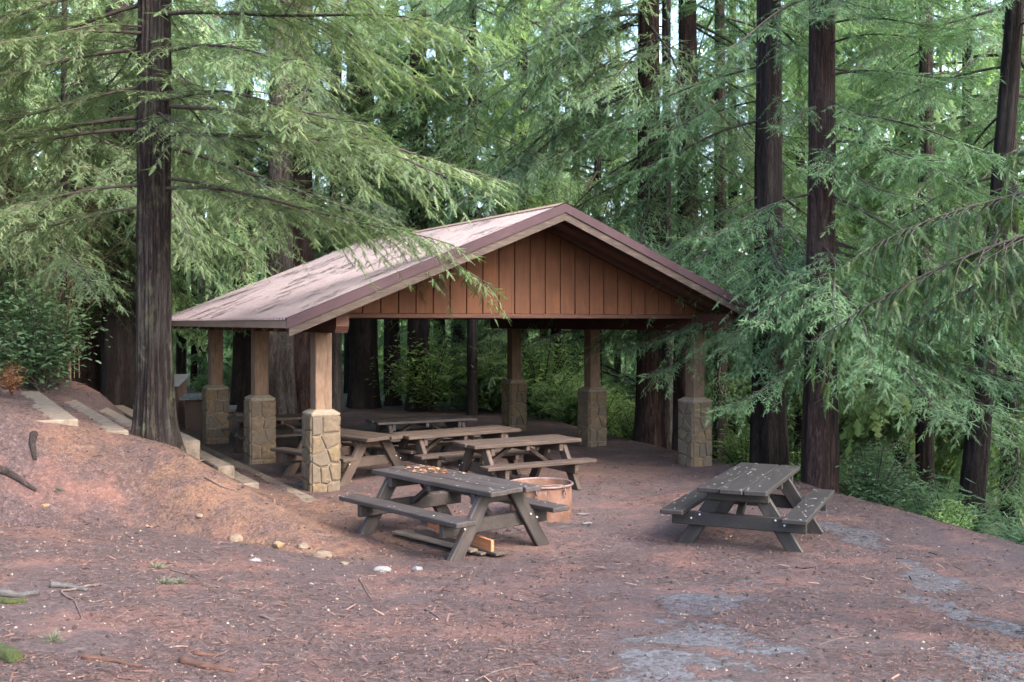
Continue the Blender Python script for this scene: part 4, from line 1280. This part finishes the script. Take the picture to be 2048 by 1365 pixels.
link('grate', mesh_np('grate', *gt.arr(), IRON, True), FR)
for an in (-98, -47):
    a = R(an)
    ch = MB()
    cx_, cy2 = 0.455 * math.cos(a), 0.455 * math.sin(a)
    tdir = np.array([-math.sin(a), math.cos(a), 0]); od = np.array([math.cos(a), math.sin(a), 0])
    for k in range(3):
        cen = np.array([cx_, cy2, 0.435 - k * 0.045]) + od * 0.004 * k
        u_ = tdir if k % 2 == 0 else od
        ring = [cen + u_ * 0.018 * math.cos(q) + np.array([0, 0, 1]) * 0.030 * math.sin(q) for q in np.linspace(0, 2 * PI, 11)]
        ch.add(*tube(ring, [0.0065] * 11, 5))
    link('chain', mesh_np('chain', *ch.arr(), IRON, True), FR)
V, F_ = tube([(0.44 * math.cos(a), 0.44 * math.sin(a), 0.47 + 0.02 * math.sin((a + R(98)) / R(51) * PI)) for a in np.linspace(R(-98), R(-47), 12)], [0.009] * 12, 6)
link('grate_handle', mesh_np('grate_handle', V, F_, IRON, True), FR)

# ------------------------------------------------------------------ lumber below the near table
def plank_on_ground(label, x, y, ang, size, mat, dz, tilt=0.0, roll=0.0, grp='lumber below the near table'):
    z = tz(x, y)
    o = link('board', box_mesh(*size, mat, 0.004), None)
    o.location = (x, y, z + dz + size[2] / 2); o.rotation_euler = (roll, tilt, ang)
    return tag(o, label, 'board', grp)


la = math.atan2(-0.80, 0.60)
plank_on_ground('flat grey plank lowest in the pile under the near table', -0.82, 12.08, math.atan2(-1.27, 1.14), (1.65, 0.20, 0.025), W_OLD, 0.012)
plank_on_ground('pale split plank on the viewer side of the pile under the near table', -0.92, 11.96, math.atan2(-1.20, 1.14), (1.45, 0.11, 0.03), W_OLD, 0.040)
plank_on_ground('brown plank beneath the upright orange board', -0.62, 11.98, math.atan2(-1.27, 1.05), (1.6, 0.17, 0.03), W_BROWN, 0.040)
plank_on_ground('long fresh orange board standing on edge under the near table', -0.56, 11.93, math.atan2(-0.85, 0.56), (1.25, 0.04, 0.13), W_NEW, 0.073)
plank_on_ground('short fresh orange board behind the long upright one', -0.86, 12.55, math.atan2(-0.85, 0.60), (0.62, 0.04, 0.12), W_NEW, 0.073)

# dry leaves on the near table
n = 70
lp = np.stack([rr.normal(-0.62, 0.22, n), rr.normal(0.10, 0.10, n), np.full(n, 0.763)], -1)
lp = lp[(np.abs(lp[:, 1]) < 0.35) & (lp[:, 0] > -1.1)]
n = len(lp)
a = rr.uniform(0, 6.28, n)
Vt, Ft, Tt = place_twigs(lp, np.stack([np.cos(a), np.sin(a), rr.uniform(0, .3, n)], -1), np.stack([rr.normal(0, .3, n), rr.normal(0, .3, n), np.ones(n)], -1), rr.uniform(0.03, 0.08, n), rr.random(n), LT)
lv = link('dry_leaves', mesh_np('dry_leaves', Vt + np.array([0, 0, 0.006]), Ft, LEAF_DRY, False, {'tint': Tt}), None, A_TAB.matrix_basis.copy())
tag(lv, 'rusty dry leaves scattered on the far end of the near table', 'leaves', kind='stuff')

# ------------------------------------------------------------------ concrete step kerbs up the bank
def kerb(label, gq, q0, q1, z, w=0.30, h=0.45):
    c = FLP + GD * (gq - w / 2) + SD * ((q0 + q1) / 2)
    o = link('step_kerb', box_mesh(w, q1 - q0, h, CONCRETE, 0.018), None)
    o.location = (c[0], c[1], z - h / 2); o.rotation_euler = (0, 0, R(29))
    return tag(o, label, 'step kerb', 'concrete step kerbs')


kerb('flush concrete edging strip along the left side of the shelter floor', -0.36, -1.2, 9.0, 0.03, 0.30, 0.3)
kerb('lowest raised concrete kerb, its end nearest the edging strip', -1.0, -0.05, 8.5, 0.20)
kerb('second concrete kerb with a mossy square end', -1.32, 0.15, 8.5, 0.45, 0.26, 0.5)
kerb('third concrete kerb with a tall stained end beside the near conifer', -1.72, 0.70, 8.5, 0.81, 0.28, 0.6)
kerb('concrete kerb mostly hidden behind the near conifer trunk', -2.40, 1.2, 7.5, 0.98)
kerb('concrete kerb two steps left of the near conifer', -3.0, -0.8, 5.6, 1.17, 0.56)
kerb('upper concrete kerb ending under the mossy mound', -3.65, -0.9, 5.6, 1.36, 0.56)
kerb('topmost concrete kerb cut by the left edge', -4.6, -0.5, 4.2, 1.58, 0.5)

# ------------------------------------------------------------------ rocks and bits
ROCK = simple_mat('pale rock', [(0.3, (0.04557, 0.03234, 0.02363)), (0.55, (0.08463, 0.06468, 0.04725)), (0.75, (0.1237, 0.09699, 0.0735))], 9, 0.9, 0.6, 0.012)
ROCK2 = simple_mat('grey rock', [(0.3, (0.04725, 0.04725, 0.0525)), (0.7, (0.1102, 0.1102, 0.1181))], 9, 0.85, 0.5, 0.01)
ROCKO = simple_mat('ochre rock', [(0.3, (0.08232, 0.04802, 0.02572)), (0.7, (0.1441, 0.09261, 0.05145))], 9, 0.9, 0.6, 0.012)
WHITE = simple_mat('bleached flake', [(0.3, (0.05914, 0.05914, 0.05914)), (0.7, (0.1183, 0.1183, 0.1183))], 10, 0.8, 0.4, 0.01)
CHARM = simple_mat('black charred wood', [(0.3, (0.008, 0.008, 0.009)), (0.7, (0.03, 0.03, 0.034))], 14, 0.6, 0.6, 0.01)


def rock_mesh(seed, r, mat, flat=0.6):
    rs_ = random.Random(seed)
    bm = bmesh.new(); bmesh.ops.create_icosphere(bm, subdivisions=2, radius=1)
    ax = [Vector((rs_.gauss(0, 1), rs_.gauss(0, 1), rs_.gauss(0, 1))).normalized() for _ in range(9)]
    cut = [rs_.uniform(0.55, 0.9) for _ in ax]
    sx_, sy_ = rs_.uniform(0.8, 1.3), rs_.uniform(0.7, 1.0)
    for v in bm.verts:
        c = v.co.copy()
        for a_, k_ in zip(ax, cut):
            d_ = c.dot(a_)
            if d_ > k_: c -= a_ * (d_ - k_)
        c *= 1 + rs_.uniform(-.04, .04)
        v.co = Vector((c.x * sx_ * r, c.y * sy_ * r, c.z * flat * r))
    me = bpy.data.meshes.new('rock'); bm.to_mesh(me); bm.free(); me.materials.append(mat)
    return me


rocks = [
    (1893, 0, 0), ]
rock_list = [
    (648, 1112, 42, ROCK, 'large pale rock at the foot of the bank, left of the near table'),
    (470, 1080, 34, ROCK, 'pale cracked rock in the gully halfway along the bank'),
    (401, 1034, 18, ROCK, 'small round pale rock on the bank above the gully'),
    (558, 1090, 30, ROCKO, 'ochre slab of rock left of the pale rocks'),
    (608, 1094, 26, ROCK, 'flat pale rock just behind the large one'),
    (510, 1122, 26, ROCK2, 'flat bluish rock below the gully'),
    (690, 1128, 20, ROCK, 'small pale rock right of the large one'),
    (553, 1141, 9, ROCK2, 'tiny light grey stone in front of the flat bluish rock'),
    (91, 1012, 14, ROCKO, 'small ochre stone on the bank at the left'),
    (296, 1052, 12, ROCKO, 'small ochre stone in the middle of the bank'),
    (1385, 1128, 12, ROCK, 'small pale stone in front of the right table'),
    (1080, 1158, 6, ROCK2, 'tiny pale pebble in front of the fire ring'),
    (545, 820, 18, ROCK, 'pale rock lying by the big flared trunk behind the shelter'),
    (622, 1168, 12, ROCK2, 'small grey stone on the path below the pale rocks'),
]
for i, (px, py, w, m, lab) in enumerate(rock_list):
    p = gp(px, py)
    r = w / 2048 * p.y / 2 * 1.15
    o = link('rock', rock_mesh(200 + i, r, m, 0.62), None)
    o.location = p + Vector((0, 0, -r * 0.12)); o.rotation_euler = (0, 0, i * 1.7)
    tag(o, lab, 'rock', 'loose rocks')

p = gp(765, 1142)
for k, (dx_, dy_, w, lab) in enumerate(((0, 0, 0.085, 'white bleached flake left of the near leg of the table'), (0.34, 0.1, 0.07, 'smaller grey white flake right of the bleached one'))):
    o = link('pale_flake', rock_mesh(300 + k, w, WHITE if k == 0 else ROCK2, 0.45), None)
    x, y = p.x + dx_, p.y + dy_
    o.location = (x, y, tz(x, y) + 0.012); o.rotation_euler = (0.1, 0.05, 0.4)
    tag(o, lab, 'flake')
for k, (px, py) in enumerate(((1165, 1030), (1175, 1048))):
    p = gp(px, py)
    o = link('pale_flake', rock_mesh(310 + k, 0.08, WHITE, 0.15), None); o.location = p + Vector((0, 0, 0.008)); o.rotation_euler = (0, 0, k)
    tag(o, ('white flake of ash right of the fire ring', 'white flake of ash nearer the viewer than the one at the fire ring')[k], 'flake')
p = gp(604, 974)
o = link('charred_lump', rock_mesh(320, 0.13, CHARM, 0.5), None); o.location = p + Vector((0, 0, 0.03))
tag(o, 'shiny black lump at the foot of the left front pillar', 'lump')

# logs, roots, sticks, bark
MOSS = simple_mat('bright moss', [(0.3, (0.006565, 0.0105, 0.001575)), (0.7, (0.021, 0.02888, 0.004725))], 40, 0.95, 1.0, 0.02)
LICHEN = leaf_mat('pale lichen', (0.0378, 0.0441, 0.0252), (0.0567, 0.063, 0.04095), (0.0819, 0.0882, 0.06612), trans=0.1, rough=0.9)
STICK = simple_mat('grey brown stick', [(0.3, (0.025, 0.0175, 0.015)), (0.7, (0.075, 0.0575, 0.0525))], 14, 0.85, 0.4, 0.004, vec=(1, 1, 1))
BARKP = simple_mat('red bark slab', [(0.3, (0.01568, 0.00672, 0.004928)), (0.55, (0.04032, 0.01882, 0.01344)), (0.75, (0.07616, 0.04032, 0.02912))], 5, 0.9, 0.9, 0.012, vec=(2, 12, 12))
GREYROOT = simple_mat('weathered root', [(0.3, (0.01348, 0.01271, 0.01348)), (0.7, (0.04235, 0.04043, 0.04235))], 5, 0.85, 0.6, 0.008, vec=(3, 8, 8))


def ground_tube(name, label, cat, pix, r, mat, lift=0.6, group=None, ends=0.5, sides=8):
    pts = [gp(a, b) for a, b in pix]
    ctl = np.array([(p.x, p.y) for p in pts])
    tt = np.linspace(0, len(ctl) - 1, 5 * len(ctl))
    xs_ = np.interp(tt, range(len(ctl)), ctl[:, 0]); ys_ = np.interp(tt, range(len(ctl)), ctl[:, 1])
    u = tt / tt[-1]
    rr_ = r * (1 - (1 - ends) * u) * (1 + 0.18 * (fbm(u * 9 + r * 99, u * 3, 7) - 0.5))
    zs_ = terrain(xs_, ys_) + rr_ * lift + 0.5 * r * (fbm(u * 5, u * 2 + r * 50, 3) - 0.5)
    o0 = np.array([xs_[0], ys_[0], zs_[0]])
    P_ = np.stack([xs_, ys_, zs_], -1) - o0
    # rounded ends
    P_ = np.concatenate([[P_[0]], P_, [P_[-1]]]); P_[0] += (P_[1] - P_[2]) * 0.05; P_[-1] += (P_[-2] - P_[-3]) * 0.05
    rr_ = np.concatenate([[rr_[0] * 0.05], rr_, [rr_[-1] * 0.05]])
    V, F_ = tube(P_, rr_, sides)
    o = link(name, mesh_np(name, V, F_, mat, True), None, loc=tuple(o0))
    return tag(o, label, cat, group)


ground_tube('fallen_log', 'dark fallen log with pale lichen at the left edge', 'log', [(-60, 925), (15, 950), (72, 984)], 0.075, BARK, 0.35, ends=0.3, sides=12)
ground_tube('broken_root', 'dark upright root snag sticking out of the bank at the left', 'root', [(68, 872), (64, 892), (70, 922)], 0.05, BARK, 0.3, ends=0.5)
ground_tube('surface_root', 'grey surface root with green moss at the left edge', 'root', [(-30, 1190), (30, 1196), (78, 1190)], 0.035, GREYROOT, 0.7)
ground_tube('surface_root', 'arched grey root near the lower left', 'root', [(100, 1176), (135, 1178), (175, 1184)], 0.028, GREYROOT, 0.8)
ground_tube('moss_cushion', 'bright green moss cushion in the lower left corner', 'moss', [(-40, 1300), (10, 1318), (34, 1326)], 0.06, MOSS, 0.3, ends=0.8, sides=10)
ground_tube('moss_cushion', 'dark green moss along the grey surface root', 'moss', [(-20, 1204), (20, 1210), (50, 1206)], 0.03, MOSS, 0.3, ends=0.8, sides=10)
ground_tube('bark_slab', 'long red brown strip of bark at the lower left', 'bark', [(165, 1317), (220, 1324), (283, 1336)], 0.020, BARKP, 0.5, 'fallen bark pieces')
ground_tube('bark_slab', 'broad red brown slab of bark right of the long strip', 'bark', [(362, 1325), (410, 1338), (470, 1348)], 0.030, BARKP, 0.4, 'fallen bark pieces')
ground_tube('bark_slab', 'short dark chip of bark above the broad slab', 'bark', [(388, 1310), (410, 1314), (440, 1312)], 0.018, BARKP, 0.5, 'fallen bark pieces')
sticks = [
    ([(200, 1172), (120, 1185), (150, 1205), (164, 1240)], 0.012, 'forked dark branch lying near the arched root'),
    ([(258, 1155), (300, 1140), (345, 1150)], 0.006, 'thin curved stick beside the lichen tufts'),
    ([(340, 1142), (385, 1152), (425, 1184)], 0.007, 'stick running right from the lichen tufts'),
    ([(520, 1236), (540, 1242), (552, 1246)], 0.014, 'short stick crusted with pale lichen'),
    ([(640, 1168), (680, 1172), (700, 1180)], 0.006, 'thin stick below the pale rocks'),
    ([(718, 1160), (735, 1190), (750, 1208)], 0.008, 'broken twig standing up left of the path'),
    ([(1022, 1200), (1060, 1206), (1100, 1205)], 0.006, 'slightly bent thin stick in the middle foreground'),
    ([(1100, 1122), (1150, 1110), (1220, 1108)], 0.005, 'long thin twig in front of the near table'),
    ([(850, 1222), (870, 1232), (880, 1240)], 0.007, 'short dark stick left of the middle foreground'),
    ([(520, 1180), (420, 1172), (340, 1158)], 0.005, 'long thin twig crossing below the gully'),
    ([(1900, 1240), (1940, 1243), (1985, 1246)], 0.007, 'grey stick on the asphalt at the right'),
    ([(410, 958), (440, 975), (470, 984)], 0.012, 'black stick lying before the mossy kerb end'),
    ([(1715, 1275), (1690, 1276), (1640, 1290)], 0.006, 'pale stick in the right foreground'),
    ([(950, 1365), (1010, 1340), (1060, 1330)], 0.006, 'thin curved twig at the bottom edge'),
]
for pix, r, lab in sticks: ground_tube('stick', lab, 'stick', pix, r, STICK, 0.9, 'fallen sticks', 0.4, 6)


def lichen(label, px, py, r, seed):
    p = gp(px, py)
    rs_ = np.random.default_rng(seed)
    n = 130
    d = rs_.normal(0, 1, (n, 3)); d[:, 2] = np.abs(d[:, 2]) * 0.6
    P_ = d * r * 0.35 * rs_.random((n, 1))
    V, F_, T_ = place_twigs(P_, d + 1e-3, rs_.normal(0, 1, (n, 3)) + np.array([0, 0, .1]), np.full(n, r * 0.55) * rs_.uniform(.5, 1.2, n), rs_.random(n), TPL['mid'])
    o = link('lichen_tuft', mesh_np('lichen', V, F_, LICHEN, False, {'tint': T_}), None, loc=tuple(p))
    return tag(o, label, 'lichen', 'lichen tufts')


lichen('pale lichen tuft at the end of the thin curved stick', 315, 1138, 0.09, 1)
lichen('pale lichen tuft below the first one', 330, 1168, 0.10, 2)
lichen('small lichen tuft right of the other two', 358, 1168, 0.09, 3)
lichen('lichen tuft above the long bark strip at the lower left', 105, 1282, 0.09, 4)
lichen('lichen tuft on the log at the left edge', 118, 985, 0.08, 5)

# ------------------------------------------------------------------ fine litter on the ground
rr = np.random.default_rng(11)
n = 190000
yy = 4.3 + 20 * rr.random(n) ** 1.9
xx = rr.uniform(-0.54, 0.54, n) * yy
clump = fbm(xx * 1.1, yy * 1.1, 77) + 0.35 * (fbm(xx * 5, yy * 5, 78) - 0.5)
dd = xx - np.interp(yy, YE, XE)
sh_l = (xx - ctr[0]) * GD[0] + (yy - ctr[1]) * GD[1]; sh_s = (xx - ctr[0]) * SD[0] + (yy - ctr[1]) * SD[1]
under = (np.abs(sh_l) < 3.9) & (np.abs(sh_s) < 4.5)
keep = (clump > 0.36) & (dd < 0.5) & (~under | (rr.random(n) < 0.25))
xx, yy = xx[keep], yy[keep]; n = len(xx)
zz = terrain(xx, yy)
a = rr.uniform(0, 6.28, n)
L_ = rr.uniform(0.008, 0.04, n) * (0.8 + 0.04 * yy)
long_ = rr.random(n) < 0.04
L_[long_] *= 2.6
P_ = np.stack([xx, yy, zz + rr.uniform(0.001, 0.012, n)], -1)
D_ = np.stack([np.cos(a), np.sin(a), rr.normal(0.05, 0.16, n)], -1)
tplq = (np.array([(0, -.07, 0), (1, -.05, 0), (1, .05, 0.0), (0, .07, 0.0)]), np.array([(0, 1, 2), (0, 2, 3)]))
Vt, Ft, Tt = place_twigs(P_, D_, np.stack([rr.normal(0, .4, n), rr.normal(0, .4, n), np.ones(n)], -1), L_, np.clip(rr.normal(0.40, 0.24, n), 0, 1), tplq)
nl = link('needle_litter', mesh_np('needle_litter', Vt, Ft, LITTER_MAT, False, {'tint': Tt}))
tag(nl, 'fallen reddish needles and twig bits covering the ground', 'litter', kind='stuff')

# pebbles and wood crumbs, with some dark cones among them
n = 6400
yy = 4.3 + 16 * rr.random(n) ** 1.6; xx = rr.uniform(-0.54, 0.54, n) * yy
dd = xx - np.interp(yy, YE, XE); k = dd < 0.3
xx, yy = xx[k], yy[k]; n = len(xx)
oct_v = np.array([(1, 0, 0), (-.8, .2, 0), (0.1, 1, 0), (0, -1, .1), (0, 0.1, .8), (0, 0, -.8)])
oct_f = np.array([(0, 2, 4), (2, 1, 4), (1, 3, 4), (3, 0, 4)])
a = rr.uniform(0, 6.28, n)
Vt, Ft, Tt = place_twigs(np.stack([xx, yy, terrain(xx, yy) + 0.002], -1), np.stack([np.cos(a), np.sin(a), rr.normal(0, .2, n)], -1), np.tile((0.05, 0.02, 1.0), (n, 1)),
                         np.where(np.arange(n) % 8 == 0, rr.uniform(0.012, 0.026, n), 0.003 + 0.011 * rr.random(n) ** 4 + 0.0006 * yy), np.where(np.arange(n) % 8 == 0, 0.02, rr.random(n)), (oct_v, oct_f))
PEB = leaf_mat('gravel and crumbs', (0.0135, 0.0099, 0.0099), (0.063, 0.045, 0.03825), (0.135, 0.1125, 0.0945), trans=0.0, rough=0.9, spec=0.2, var=0.0)
pb = link('gravel', mesh_np('gravel', Vt, Ft, PEB, False, {'tint': Tt}))
tag(pb, 'small stones and wood crumbs strewn over the ground', 'gravel', kind='stuff')
